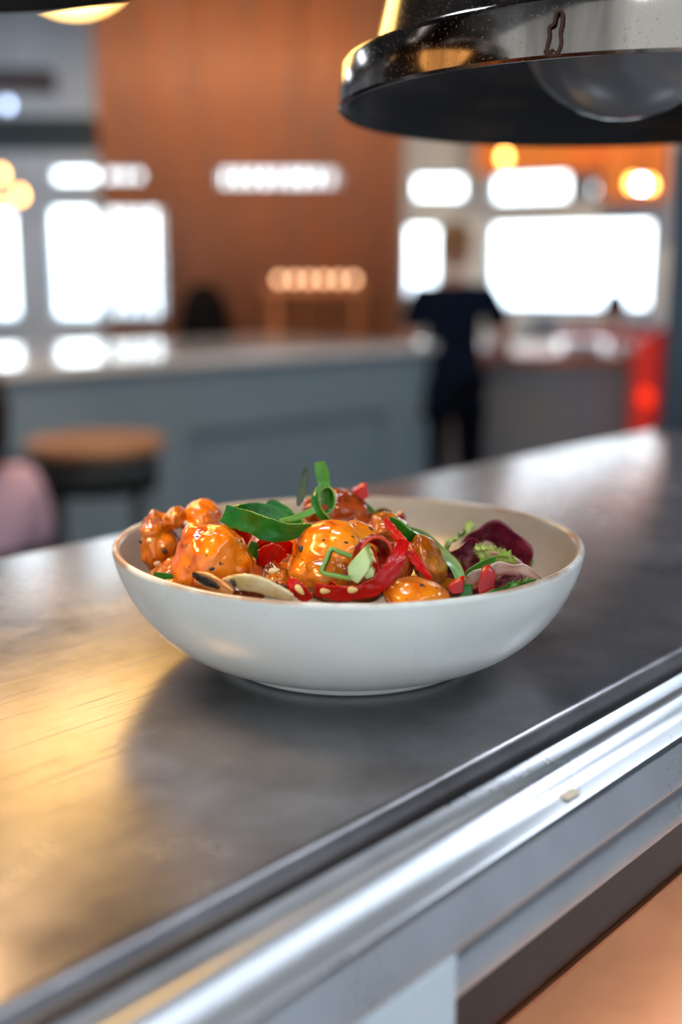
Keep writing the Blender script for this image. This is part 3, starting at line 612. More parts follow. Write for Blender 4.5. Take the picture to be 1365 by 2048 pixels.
def person(label, loc, yaw, H=1.75, pose='stand', top=(16, 24, 40), bottom=(10, 12, 18), hair=(120, 84, 50), hairlen=0, arms=None, hv=1.0, lean=0.0, head_yaw=0.0):
    """origin at the feet; figure faces local +Y"""
    S = H/1.75; t = thing('person', label, 'person', loc); R = Matrix.Translation(Vector(loc)) @ Matrix.Rotation(yaw, 4, 'Z') @ Matrix.Scale(S, 4)
    J = {}; rd = {}
    def a(n, p, r): J[n] = R @ Vector(p); rd[n] = r*S if not isinstance(r, tuple) else tuple(x*S for x in r)
    hipz = .95 if pose == 'stand' else .56*1.0
    def up(z, y=0, x=0): return (x, y+lean*(z-hipz), z)
    dz = hipz-.95
    a('pelvis', (0, 0, hipz), (.12, .095)); a('waist', up(1.10+dz), (.105, .085)); a('chest', up(1.30+dz, .01), (.125, .095)); a('neck0', up(1.44+dz, -.005), (.075, .07)); a('neck', up(1.50+dz, 0), (.052, .055))
    E = [('pelvis', 'waist'), ('waist', 'chest'), ('chest', 'neck0'), ('neck0', 'neck')]
    arms = arms or {}
    for sd, k in (('l', -1), ('r', 1)):
        a('sh'+sd, up(1.40+dz, 0, .175*k), .058); E.append(('neck0' if False else 'chest', 'sh'+sd))
        el, wr, hd = arms.get(sd, ((.23*k, -.03, 1.12+dz), (.25*k, .06, .88+dz), (.25*k, .09, .80+dz)))
        a('el'+sd, el, .042); a('wr'+sd, wr, .027); a('pm'+sd, ((Vector(wr)*.45+Vector(hd)*.55)), (.036, .018)); E += [('sh'+sd, 'el'+sd), ('el'+sd, 'wr'+sd), ('wr'+sd, 'pm'+sd)]
        a('hip'+sd, (.09*k, 0, hipz-.06), .092); E.append(('pelvis', 'hip'+sd))
        if pose == 'stand': kn, an, to = (.10*k, .02, .50), (.11*k, -.02, .09), (.12*k, .14, .035)
        else: kn, an, to = (.13*k, .44, .53), (.13*k, .42, .09), (.13*k, .56, .035)
        a('kn'+sd, kn, .06); a('an'+sd, an, .04); a('to'+sd, to, (.04, .028)); E += [('hip'+sd, 'kn'+sd), ('kn'+sd, 'an'+sd), ('an'+sd, 'to'+sd)]
    body = skin_mesh(J, E, rd, 'pelvis')
    # five separate fingers on each hand
    for sd, k in (('l', -1), ('r', 1)):
        el, wr, hd = arms.get(sd, ((.23*k, -.03, 1.12+dz), (.25*k, .06, .88+dz), (.25*k, .09, .80+dz)))
        wr = Vector(wr); hd = Vector(hd); dr = (hd-wr).normalized(); sidev = dr.cross(Vector((0, 0, 1)))
        if sidev.length < .3: sidev = dr.cross(Vector((k, 0, 0)))
        sidev.normalize(); nr = sidev.cross(dr)
        for i, (off, ln) in enumerate(((-.027, .062), (-.009, .075), (.009, .080), (.027, .070))):
            b0 = hd-dr*.03+sidev*off; pts = [b0, b0+dr*ln*.5+sidev*off*.15, b0+dr*ln*.85-nr*.012+sidev*off*.2, b0+dr*ln*1.0-nr*.03]
            tube(body, [R @ q for q in pts], [.0095*S, .0075*S], 8, n=3)
        b0 = wr+dr*.03+sidev*.022*(-k); pts = [b0, b0+dr*.03+sidev*.03*(-k), b0+dr*.058+sidev*.036*(-k)-nr*.01]; tube(body, [R @ q for q in pts], [.012*S, .008*S], 8, n=3)
    # head with face: ellipsoid shaped by displacement, eyes at half height
    hc = Vector(up(1.625+dz, .025)); Hd = Matrix.Rotation(head_yaw, 4, 'Z')
    hb = bmesh.new(); bmesh.ops.create_icosphere(hb, subdivisions=4, radius=1)
    for v in hb.verts:
        d = v.co.copy(); x, y, z = d
        w = 1-.18*max(0, -z)**1.3; q = Vector((x*.076*w, y*.096*(1-.10*max(0, -z)), z*.118))
        if y > 0:
            q.y += .020*math.exp(-((x/.13)**2+((z+.12)/.20)**2))            # nose
            q.y -= .010*(math.exp(-(((x-.38)/.17)**2+((z-.06)/.13)**2))+math.exp(-(((x+.38)/.17)**2+((z-.06)/.13)**2)))  # eye sockets
            q.y += .006*math.exp(-((x/.28)**2+((z+.50)/.07)**2))             # lips
            q.y += .008*math.exp(-((x/.25)**2+((z+.85)/.16)**2))             # chin
        v.co = R @ (hc+(Hd @ q))
    merge(body, hb)
    for k in (-1, 1):
        e = bmesh.new(); bmesh.ops.create_icosphere(e, subdivisions=2, radius=1, matrix=R @ Matrix.Translation(hc) @ Hd @ Matrix.Translation((k*.077, -.005, -.005)) @ Matrix.Diagonal((.010, .020, .031, 1))); merge(body, e)
    obj('body', body, M_skin, t)
    for k in (-1, 1):
        e = bmesh.new(); bmesh.ops.create_icosphere(e, subdivisions=2, radius=.011*S, matrix=R.to_3x3().normalized().to_4x4() if False else Matrix.Translation(R @ (hc+(Hd @ Vector((k*.029, .074, .006)))))); obj('eye', e, mat('eye', (60, 45, 40), .2), t)
    # hair shell
    h = bmesh.new(); bmesh.ops.create_icosphere(h, subdivisions=4, radius=1)
    dl = [v for v in h.verts if (v.co.y > .30 and v.co.z < .42) or v.co.z < (-.35 if hairlen == 0 else -.95) or (v.co.y > -.15 and v.co.z < -.1)]
    bmesh.ops.delete(h, geom=dl, context='VERTS')
    for v in h.verts:
        x, y, z = v.co; n_ = 1+.05*noise.noise(v.co*5); ex = 1.0+.25*hairlen*max(0, -z+.2)
        v.co = R @ (hc+Hd @ Vector((x*.086*n_*ex*hv, y*.106*n_*ex*hv-.003-.02*(hv-1), z*.126*n_*(.4+.6*hv)-.10*hairlen*max(0, -z))))
    ho = obj('hair', h, mat('hair', hair, .75, spec=.1, bump=.5, bscale=120, bstretch=(1, 1, .2)), t)
    so_ = ho.modifiers.new('s', 'SOLIDIFY'); so_.thickness = .012; so_.offset = -1
    # clothing: shirt with short sleeves and trousers, own skinned shells over the body
    J2 = {}; r2 = {}
    for n in ('pelvis', 'waist', 'chest', 'shl', 'shr'): J2[n] = J[n]; r2[n] = tuple(x+.055*S for x in rd[n]) if isinstance(rd[n], tuple) else rd[n]+.028*S
    J2['n2'] = J['chest'].lerp(J['neck0'], 1.0); r2['n2'] = .105*S
    for sd in 'lr': J2['cu'+sd] = J['sh'+sd].lerp(J['el'+sd], .75); r2['cu'+sd] = .068*S
    J2['hem'] = J['pelvis']-Vector((0, 0, .06*S)); r2['hem'] = (.165*S, .13*S)
    sb = skin_mesh(J2, [('pelvis', 'waist'), ('waist', 'chest'), ('chest', 'n2'), ('chest', 'shl'), ('chest', 'shr'), ('shl', 'cul'), ('shr', 'cur'), ('pelvis', 'hem')], r2, 'pelvis'); obj('shirt', sb, mat('shirt_cloth', top, .9, spec=.1, bump=.2, bscale=60), t)
    J3 = {'p': J['pelvis']-Vector((0, 0, .03*S))}; r3 = {'p': (.158*S, .128*S)}; E3 = []
    for sd in 'lr':
        J3['h'+sd] = J['hip'+sd]; r3['h'+sd] = .105*S; J3['k'+sd] = J['kn'+sd]; r3['k'+sd] = .074*S; J3['a'+sd] = J['an'+sd]+Vector((0, 0, .02*S)); r3['a'+sd] = .056*S
        E3 += [('p', 'h'+sd), ('h'+sd, 'k'+sd), ('k'+sd, 'a'+sd)]
    obj('trousers', skin_mesh(J3, E3, r3, 'p'), mat('trouser_cloth', bottom, .9, spec=.1), t)
    for sd in 'lr':
        s_ = bmesh.new(); d = (J['to'+sd]-J['an'+sd]); d.z = 0; c_ = J['an'+sd].lerp(J['to'+sd], .55); c_.z = loc[2]+.042*S
        bmesh.ops.create_icosphere(s_, subdivisions=3, radius=1, matrix=Matrix.Translation(c_) @ Matrix.Rotation(math.atan2(d.y, d.x), 4, 'Z') @ Matrix.Diagonal((.145*S, .055*S, .044*S, 1))); obj('shoe', s_, mat('shoe_leather', (20, 18, 18), .4), t)
    return t
# staff member: stands beyond the bar end, seen from behind, forearm reaching to the counter on the right
Yp = 5.4; pp = at_y(918, 440, Yp); Hp = pp.z
person('person in dark navy shirt and dark trousers standing beyond the bar end', (at_y(908, 600, Yp).x, Yp, 0), math.radians(-18), Hp, top=(12, 22, 38), bottom=(6, 8, 14), hair=(150, 112, 72),
       arms={'r': ((.27, .02, 1.14), (.22, .25, 1.06), (.20, .34, 1.05))}, head_yaw=math.radians(-25))
# guest behind the bar: only dark hair shows above the counter
Yg = 6.05; pg = at_y(408, 585, Yg)
person('person with thick dark hair seated behind the bar, only the top of the head showing', (pg.x, Yg, pg.z-1.345), math.radians(8), 1.75, 'sit', top=(30, 16, 20), bottom=(20, 20, 24), hair=(9, 6, 7), hairlen=1.6, hv=1.5)
pgz = pg.z-1.345
# guest by the window on the right
Yw = 7.68; pw = at_y(1236, 548, Yw)
person('person in a dark maroon top seated on the red banquette facing the big window', (pw.x, Yw, bz-1.10), math.radians(8), 1.75, 'sit', top=(70, 26, 44), bottom=(30, 24, 34), hair=(30, 22, 24))
# guest at the far left edge
Yl = 2.75; pl = at_y(-128, 690, Yl)
person('person in a pale pink top seated at the left photo edge, mostly out of frame', (pl.x, Yl, pl.z-1.36), math.radians(52), 1.75, 'sit', top=(222, 180, 190), bottom=(24, 26, 32), hair=(46, 28, 24), hairlen=.9, lean=-.16, hv=1.15)
# seats for the seated people
M_seat = mat('dark_seat', (30, 30, 34), .6)
def seat_for(x, y, zf, yaw, label):
    t = thing('chair', label, 'chair', (x, y, 0)); R = Matrix.Translation((x, y, 0)) @ Matrix.Rotation(yaw, 4, 'Z'); zs = zf+.44
    def b(n, c, s, bev=.01): bm = bmesh.new(); bx(bm, c, s, 0, bev); bmesh.ops.transform(bm, matrix=R, verts=bm.verts); obj(n, bm, M_seat, t, smooth=False)
    b('seat', (0, .06, zs-.025), (.42, .42, .04)); b('backrest', (0, -.19, zs+.26), (.40, .03, .30))
    for k in (-1, 1):
        b('leg', (k*.18, .24, (zs-.045)/2), (.035, .035, zs-.045), .004); b('leg', (k*.18, -.13, (zs-.045)/2), (.035, .035, zs-.045), .004); b('back_post', (k*.17, -.165, zs+.06), (.03, .02, .16), .003)
    return t
seat_for(pg.x, Yg, pgz, math.radians(8), 'dark chair under the dark haired person behind the bar')
seat_for(pl.x, Yl, pl.z-1.36, math.radians(52), 'dark chair under the person at the left photo edge')

# ---------------- white bowl ----------------
M_bowl = bpy.data.materials.new('speckled_white_glaze'); M_bowl.use_nodes = True
nt = M_bowl.node_tree; b = nt.nodes['Principled BSDF']; N = nt.nodes.new; K = nt.links.new
b.inputs['Roughness'].default_value = .28; b.inputs['Coat Weight'].default_value = .35; b.inputs['Coat Roughness'].default_value = .12
co = N('ShaderNodeTexCoord'); n1 = N('ShaderNodeTexNoise'); n1.inputs['Scale'].default_value = 24; n1.inputs['Detail'].default_value = 5; K(co.outputs['Object'], n1.inputs[0])
r1 = N('ShaderNodeValToRGB'); K(n1.outputs[0], r1.inputs[0]); r1.color_ramp.elements[0].position = .3; r1.color_ramp.elements[0].color = (*lin((222, 222, 214)), 1); r1.color_ramp.elements[1].position = .7; r1.color_ramp.elements[1].color = (*lin((236, 237, 230)), 1)
# bare clay showing through the glaze along the rim crest (wear that belongs to the bowl)
sxyz = N('ShaderNodeSeparateXYZ'); K(co.outputs['Object'], sxyz.inputs[0])
RIMZ = .0572
mr = N('ShaderNodeMapRange'); mr.inputs['From Min'].default_value = RIMZ-.0022; mr.inputs['From Max'].default_value = RIMZ-.0006; K(sxyz.outputs['Z'], mr.inputs[0])
n2 = N('ShaderNodeTexNoise'); n2.inputs['Scale'].default_value = 45; n2.inputs['Detail'].default_value = 8; K(co.outputs['Object'], n2.inputs[0])
mr2 = N('ShaderNodeMapRange'); mr2.inputs['From Min'].default_value = .42; mr2.inputs['From Max'].default_value = .62; K(n2.outputs[0], mr2.inputs[0])
mu = N('ShaderNodeMath'); mu.operation = 'MULTIPLY'; K(mr.outputs[0], mu.inputs[0]); K(mr2.outputs[0], mu.inputs[1])
mx = N('ShaderNodeMix'); mx.data_type = 'RGBA'; K(mu.outputs[0], mx.inputs[0]); K(r1.outputs[0], mx.inputs[6]); mx.inputs[7].default_value = (*lin((170, 136, 106)), 1)
# tiny specks
n3 = N('ShaderNodeTexNoise'); n3.inputs['Scale'].default_value = 330; n3.inputs['Detail'].default_value = 1; K(co.outputs['Object'], n3.inputs[0])
mr3 = N('ShaderNodeMapRange'); mr3.inputs['From Min'].default_value = .74; mr3.inputs['From Max'].default_value = .8; mr3.inputs['To Max'].default_value = .45; K(n3.outputs[0], mr3.inputs[0])
mx2 = N('ShaderNodeMix'); mx2.data_type = 'RGBA'; K(mr3.outputs[0], mx2.inputs[0]); K(mx.outputs[2], mx2.inputs[6]); mx2.inputs[7].default_value = (*lin((160, 140, 120)), 1)
K(mx2.outputs[2], b.inputs['Base Color'])
bp = N('ShaderNodeBump'); bp.inputs['Strength'].default_value = .12; bp.inputs['Distance'].default_value = .001; K(n1.outputs[0], bp.inputs['Height']); K(bp.outputs[0], b.inputs['Normal'])
BX, BY = .0034, .5076
ctrl = [(.0, .0036, 0), (.052, .0036, 0), (.0545, .0004, 0), (.0575, 0, 0), (.0600, .0012, 0), (.0615, .0042, 0), (.0665, .0058, 0), (.0760, .0092, 0), (.0860, .0150, 0), (.0955, .0240, 0), (.1030, .0350, 0), (.1078, .0455, 0), (.1100, .0535, 0), (.1103, .0560, 0), (.1092, .0572, 0), (.1074, .0566, 0), (.1062, .0540, 0), (.1035, .0440, 0), (.0975, .0330, 0), (.0880, .0220, 0), (.0740, .0130, 0), (.0500, .0085, 0), (.0, .0075, 0)]
prof = [(max(v.x, 0), v.y) for v in catmull(ctrl[1:-1], 4)]; prof = [(0, .0036)]+prof+[(0, .0075)]
bowl = L('bowl', prof, (0, 0, 0), M_bowl, None, 160); 
me = bowl.data; dz0 = bowl.location.copy(); me.transform(Matrix.Translation(dz0))
for v in me.vertices:      # hand-thrown wobble
    a = math.atan2(v.co.y, v.co.x); k = v.co.z/RIMZ; v.co.z += .0007*k*math.sin(2*a+1.0)*k; v.co.xy *= 1+.004*k*math.sin(3*a)
bowl.location = (BX, BY, SZ)
M_in = M_bowl.copy(); M_in.name = 'shade_toned_inner_glaze'  # darker copy for inner faces: shade under the heat lamp put into the colour
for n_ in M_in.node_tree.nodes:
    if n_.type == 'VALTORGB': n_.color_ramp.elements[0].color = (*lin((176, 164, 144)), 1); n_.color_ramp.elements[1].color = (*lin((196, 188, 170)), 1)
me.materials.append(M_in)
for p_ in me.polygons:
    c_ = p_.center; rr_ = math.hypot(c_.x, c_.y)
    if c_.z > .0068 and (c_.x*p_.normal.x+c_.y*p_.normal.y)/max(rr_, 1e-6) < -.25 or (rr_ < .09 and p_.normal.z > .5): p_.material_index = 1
tag(bowl, 'wide white stoneware bowl with a worn brown rim standing on the steel pass shelf', 'bowl')

# ---------------- food ----------------
TREES = []
def reg(bm):
    TREES.append(BVHTree.FromBMesh(bm))
def glaze(name, c1, c2, rough=.16):
    m = mat(name, c1, rough, coat=.45, coatr=.04, spec=.35, sss=.15, sssr=(.008, .0035, .001), bump=.32, bscale=230, bdist=.0009)
    nt = m.node_tree; b = nt.nodes['Principled BSDF']; N = nt.nodes.new; K = nt.links.new; co = [n for n in nt.nodes if n.type == 'TEX_COORD'][0]
    n = N('ShaderNodeTexNoise'); n.inputs['Scale'].default_value = 62; n.inputs['Detail'].default_value = 3.5; n.inputs['Distortion'].default_value = .5; K(co.outputs['Object'], n.inputs[0])
    r = N('ShaderNodeValToRGB'); K(n.outputs[0], r.inputs[0]); e = r.color_ramp.elements
    e[0].position = .34; e[0].color = (*lin(c2), 1); e[1].position = .50; e[1].color = (*lin(c1), 1)
    x = e.new(.68); x.color = (*lin(tuple(min(255, int(v*1.02+14)) for v in c1)), 1)
    # herb flecks
    n2 = N('ShaderNodeTexNoise'); n2.inputs['Scale'].default_value = 520; n2.inputs['Detail'].default_value = 1; K(co.outputs['Object'], n2.inputs[0])
    m2 = N('ShaderNodeMapRange'); m2.inputs['From Min'].default_value = .71; m2.inputs['From Max'].default_value = .75; K(n2.outputs[0], m2.inputs[0])
    mx = N('ShaderNodeMix'); mx.data_type = 'RGBA'; K(m2.outputs[0], mx.inputs[0]); K(r.outputs[0], mx.inputs[6]); mx.inputs[7].default_value = (*lin((70, 50, 18)), 1)
    K(mx.outputs[2], b.inputs['Base Color']); return m
G1 = glaze('orange_glaze', (236, 124, 8), (190, 66, 4)); G2 = glaze('amber_glaze', (200, 112, 16), (142, 60, 8)); G3 = glaze('brown_glaze', (160, 70, 20), (98, 32, 10)); G4 = glaze('pale_orange_glaze', (242, 140, 18), (212, 86, 8))
def blob_bm(center, rad, rot=(0, 0, 0), seed=0, lump=.20, sub=5, flat=0., ridge=.0):
    bm = bmesh.new(); bmesh.ops.create_icosphere(bm, subdivisions=sub, radius=1); E = Euler([math.radians(a) for a in rot]).to_matrix(); sv = Vector((seed*3.7, seed*1.3, seed*2.1))
    for v in bm.verts:
        d = v.co.normalized(); k = 1+lump*noise.noise(d*1.5+sv)*1.35+lump*.24*noise.noise(d*3.2+sv)+lump*.10*noise.noise(d*7+sv)+lump*.02*noise.noise(d*19+sv)
        k -= ridge*max(0, .22-abs(noise.noise(d*1.5+sv*1.7)))**1.5*1.3
        q = d*k; q.z = max(q.z, -.8)
        v.co = Vector(center)+E @ Vector((q.x*rad[0], q.y*rad[1], q.z*rad[2]))
    return bm
def nugget(px, py, Y, w, h, dep, m, label, rot=(0, 0, 0), seed=0, extra=(), lump=.2, ridge=.25):
    k = mpp(Y); c = at_y(px, py, Y); bm = blob_bm(c, (w/2*k, dep/2, h/2*k), rot, seed, lump, ridge=ridge)
    for (ex, ey, eY, ew, eh, ed) in extra:
        k2 = mpp(eY); b2 = blob_bm(at_y(ex, ey, eY), (ew/2*k2, ed/2, eh/2*k2), rot, seed+9+ex*.01, lump, ridge=ridge); merge(bm, b2)
    if extra:   # fuse lobes into one skin
        me = bpy.data.meshes.new('t'); bm.to_mesh(me); bm.free(); o = bpy.data.objects.new('t', me); C.objects.link(o); md = o.modifiers.new('r', 'REMESH'); md.mode = 'VOXEL'; md.voxel_size = .00045
        sm = o.modifiers.new('s', 'SMOOTH'); sm.iterations = 12; sm.factor = .5
        dg = bpy.context.evaluated_depsgraph_get(); m2 = bpy.data.meshes.new_from_object(o.evaluated_get(dg)); bpy.data.objects.remove(o); bm = bmesh.new(); bm.from_mesh(m2)
    reg(bm); return tag(obj('glazed_nugget', bm, m), label, 'fried nugget')
# big front left (trapezoid)
nugget(424, 1118, .452, 140, 142, .040, G1, 'big orange glazed nugget at the front left of the bowl, charred onion leaning on it', (0, 0, 10), 3, extra=((378, 1140, .452, 72, 100, .034), (470, 1130, .452, 76, 84, .032), (398, 1078, .454, 74, 60, .028)), lump=.13)
nugget(322, 1098, .500, 78, 104, .036, G2, 'glazed nugget against the left bowl wall dotted with sesame', (0, 0, 0), 11, extra=((312, 1055, .502, 58, 66, .03), (350, 1035, .503, 40, 44, .024)), lump=.16)
nugget(403, 1040, .515, 82, 78, .034, G1, 'rounded shiny orange nugget behind the big front left one', (0, 10, 0), 21, lump=.14)
nugget(668, 1108, .462, 168, 140, .048, G4, 'largest bright orange nugget in the middle of the bowl under the chilli ring', (0, 0, 0), 31, extra=((618, 1135, .458, 86, 90, .038), (715, 1085, .468, 96, 84, .036)), lump=.10)
nugget(652, 1152, .437, 92, 84, .026, G2, 'brown orange lower nugget inside the square green pepper ring', (0, 0, 0), 41, lump=.12)
nugget(685, 1022, .518, 112, 84, .036, G3, 'red brown glazed nugget at the top of the pile behind the green curls', (0, 0, 0), 51, extra=((715, 1045, .512, 70, 60, .03), (625, 1020, .518, 46, 52, .02)), lump=.2)
nugget(857, 1124, .468, 62, 110, .028, G2, 'long upright amber nugget right of the crossed chilli strips', (0, -24, 0), 61, lump=.14)
nugget(838, 1196, .428, 138, 74, .034, G4, 'smooth bright orange nugget at the front rim holding one black sesame seed', (0, 8, 0), 71, lump=.08, ridge=.2)
nugget(560, 1152, .462, 74, 66, .030, G2, 'small glazed nugget between the two large ones behind the onion', (0, 0, 0), 81, lump=.18)
nugget(775, 1062, .490, 86, 70, .030, G2, 'amber nugget half hidden behind the dark red chilli ring', (0, 0, 0), 91, lump=.16)
nugget(790, 1130, .462, 74, 90, .030, G3, 'dark glazed nugget deep behind the long red chilli strip', (0, 0, 0), 95, lump=.14)
# deeper layer of the dish
for i, (x, y, Y, w, h) in enumerate(((350, 1160, .47, 110, 70), (480, 1165, .49, 130, 90), (560, 1100, .52, 130, 90), (700, 1160, .50, 190, 90), (860, 1165, .50, 150, 80), (760, 1100, .54, 160, 80), (600, 1080, .56, 130, 70), (440, 1100, .54, 130, 80))):
    nugget(x, y, Y, w, h, .05, (G2, G3)[i % 2], ('buried glazed nugget under the visible pile of food, low in the bowl'), (0, 0, 0), 101+i, lump=.16)['group'] = 'buried nuggets at the bottom of the bowl'

V = Vector
X_ = V((1, 0, 0)); Z_ = V((0, 0, 1)); Y_ = V((0, 1, 0))
def P(lst): return [at_y(*q) for q in lst]
M_gp1 = mat('green_pepper', (16, 92, 16), .26, spec=.3, coat=.3, col2=(34, 122, 26), nscale=60, sss=.12, sssr=(.001, .003, .001), bump=.08, bscale=200)
M_so = mat('spring_onion_green', (64, 134, 42), .35, spec=.3, coat=.25, col2=(110, 168, 70), nscale=70, sss=.2, sssr=(.001, .003, .001))
M_sol = mat('spring_onion_pale', (176, 206, 110), .22, coat=.8, col2=(206, 222, 150), nscale=90, nstretch=(1, 1, .3), sss=.3, sssr=(.003, .004, .001))
M_sod = mat('spring_onion_dark', (26, 62, 30), .35, coat=.3, col2=(60, 70, 34), nscale=120)
M_chi = mat('red_chilli', (206, 10, 4), .3, spec=.25, coat=.3, col2=(166, 4, 3), nscale=90, sss=.1, sssr=(.006, .001, .001), bump=.35, bscale=420, bdist=.0006)
M_chd = mat('dark_red_chilli', (120, 3, 8), .2, spec=.3, coat=.4, col2=(150, 8, 12), nscale=50, sss=.1, sssr=(.005, .001, .001))
M_seed = mat('chilli_seed', (244, 206, 130), .3, coat=.6, sss=.3, sssr=(.002, .001, .0005))
M_gpe = mat('green_pepper_cut_edge', (132, 172, 78), .3, spec=.4, coat=.4); M_che = mat('chilli_cut_edge', (232, 74, 34), .3, coat=.4, sss=.1, sssr=(.004, .001, .001))
EDGE = {'green_pepper': M_gpe, 'red_chilli': M_che}
def rib(name, pts, side, w, th, m, label, cat, cup=0., rag=0., seed=0, n=10):
    bm = ribbon(P(pts), side, w, th, cup, n, rag, seed); reg(bm); return tag(autosmooth(obj(name, bm, [m, EDGE.get(m.name, m)]), 42), label, cat)
k45 = mpp(.45)
# large green pepper slice draped over the left side
bm = ribbon(P([(451, 1028, .466), (475, 1037, .459), (505, 1045, .454), (535, 1058, .4515), (570, 1064, .453), (600, 1059, .457), (626, 1052, .461)]),
            [V((.75, -.1, 1)), V((.45, -.12, 1)), V((.2, -.12, 1)), V((0, -.12, 1)), V((0, -.1, 1)), V((0, -.1, 1)), V((0, -.1, 1))], [.0080, .0094, .0098, .0106, .0080, .0056, .0024], .0017, .05, 12, .0003, 2)
merge(bm, ribbon(P([(464, 1019, .474), (500, 1020, .483), (540, 1025, .486), (575, 1034, .485), (606, 1046, .479)]), [V((.3, .2, 1)), V((0, .3, 1)), V((0, .4, 1)), V((0, .4, 1)), V((0, .4, 1))], [.0030, .0066, .0072, .0062, .0030], .0017, .05, 12, .0003, 5))
merge(bm, ribbon(P([(458, 1020, .466), (461, 1021, .470), (465, 1021, .475)]), V((.4, 0, 1)), [.003, .0034, .003], .0016, 0, 6))
reg(bm); tag(autosmooth(obj('green_pepper_slice', bm, [M_gp1, M_gpe]), 42), 'large glossy dark green pepper slice draped across the left of the dish', 'pepper slice')
rib('green_pepper_piece', [(531, 1020, .497), (543, 1012, .498), (560, 1020, .497), (582, 1034, .494), (600, 1046, .490)], V((0, .2, 1)), [.003, .006, .007, .006, .003], .0014, M_gp1, 'small green pepper piece poking up behind the large green slice', 'pepper slice')
rib('spring_onion_strip', [(560, 1042, .468), (590, 1036, .466), (612, 1028, .464), (630, 1020, .463)], V((0, .3, 1)), [.0015, .0028, .0032, .0030], .0010, M_so, 'pale green spring onion strip lying on the large green pepper slice', 'spring onion')
# spring onion curls on top
k50 = mpp(.5)
o = rib('spring_onion_shred', [(640, 924, .500), (645, 945, .500), (649, 965, .500), (652, 985, .499), (650, 1010, .498)], V((1, -.15, .25)), [.0052, .0066, .0058, .0050, .0040], .0009, M_so, 'upright flat green spring onion blade, tallest thing on the dish', 'spring onion', cup=.12)
th = [k*2*PI/12 for k in range(13)]
pts = [at_y(650+18*math.sin(a)*1.0, 1000-28*math.cos(a), .494+.004*math.cos(a)) for a in th]
bm = ribbon(pts, V((.45, -1, .05)), .0052, .0009, .1, 6); reg(bm); tag(obj('spring_onion_loop', bm, [M_gp1, M_gpe]), 'looped green spring onion curl standing below the upright blade', 'spring onion')
rib('spring_onion_curl', [(640, 975, .492), (633, 992, .489), (634, 1010, .487), (642, 1025, .485), (655, 1036, .484), (666, 1042, .485)], V((.8, -.6, .2)), [.0028, .0042, .0048, .0046, .0044, .0022], .0010, M_gp1, 'green spring onion curl sweeping down left of the loop onto the orange nugget', 'spring onion', cup=.15)
rib('spring_onion_shred', [(614, 934, .505), (610, 952, .505), (606, 975, .504), (602, 995, .503), (596, 1012, .502)], V((1, -.2, .1)), [.0016, .0036, .0042, .0040, .0012], .0012, M_sod, 'narrow dark green onion blade standing left of the taller blade', 'spring onion', cup=.1)
# red pieces on the left and centre
rib('red_chilli_piece', [(442, 1058, .470), (462, 1060, .466), (485, 1068, .466), (498, 1080, .470)], V((0, -.3, 1)), [.004, .0062, .0068, .005], .0013, M_chi, 'red chilli piece under the large green pepper slice behind the big left nugget', 'chilli slice', rag=.0004)
rib('red_chilli_piece', [(520, 1092, .470), (540, 1088, .466), (565, 1092, .466), (585, 1098, .470)], V((0, -.3, 1)), [.005, .007, .007, .005], .0013, M_chi, 'red chilli piece directly below the right end of the large green pepper slice', 'chilli slice', rag=.0004, seed=4)
rib('red_chilli_piece', [(517, 1128, .458), (530, 1112, .454), (550, 1104, .453), (566, 1118, .456)], V((.2, -.4, 1)), [.004, .0078, .0082, .005], .0013, M_chi, 'crumpled glossy red chilli piece between the two large orange nuggets', 'chilli slice', rag=.0007, seed=8)
rib('green_pepper_piece', [(500, 1092, .475), (515, 1102, .472), (525, 1118, .472)], V((.6, -.2, .7)), [.005, .007, .005], .0014, M_gp1, 'dark green pepper piece in the gap right of the big left nugget', 'pepper slice')
rib('green_pepper_piece', [(310, 1148, .452), (330, 1152, .447), (350, 1152, .446)], V((0, .2, 1)), [.002, .0028, .002], .001, M_gp1, 'thin green pepper piece at the left front rim below the sesame dotted nugget', 'pepper slice')
# the long red chilli strip curving from the front centre up to the right
o = rib('red_chilli_strip', [(632, 1178, .424), (670, 1186, .422), (715, 1185, .4215), (755, 1170, .4225), (782, 1140, .426), (798, 1108, .432), (808, 1082, .440)],
    [V((0, -.1, 1)), V((0, -.1, 1)), V((-.1, -.1, 1)), V((-.6, -.1, .8)), V((-.9, -.1, .4)), V((-1, -.1, .3)), V((-1, -.1, .2))], [.0052, .0066, .0062, .0072, .0070, .0062, .0050], .0013, M_chi, 'long bright red chilli strip curving from the front rim up towards the right', 'chilli slice', rag=.0006, seed=3, n=14)
rib('red_chilli_strip', [(772, 1040, .476), (788, 1062, .468), (812, 1092, .458), (838, 1128, .450), (862, 1158, .446)], V((.8, -.2, .55)), [.0028, .0042, .0046, .0042, .0022], .0013, M_chi, 'thin red chilli strip slanting down to the right behind the long curved strip', 'chilli slice', rag=.0004, seed=6)
rib('red_chilli_piece', [(580, 1160, .424), (590, 1172, .4215), (604, 1186, .421), (618, 1200, .422)], V((.75, -.2, .7)), [.0034, .0060, .0062, .0050], .0013, M_chi, 'short red chilli piece with one seed, right of the charred onion', 'chilli slice', rag=.0005, seed=12)
rib('red_chilli_piece', [(628, 1168, .428), (645, 1166, .426), (662, 1172, .425), (678, 1180, .424)], V((0, -.3, 1)), [.004, .0052, .0050, .004], .0013, M_chi, 'red chilli piece with a seed on the left end of the long strip', 'chilli slice', rag=.0005, seed=15)
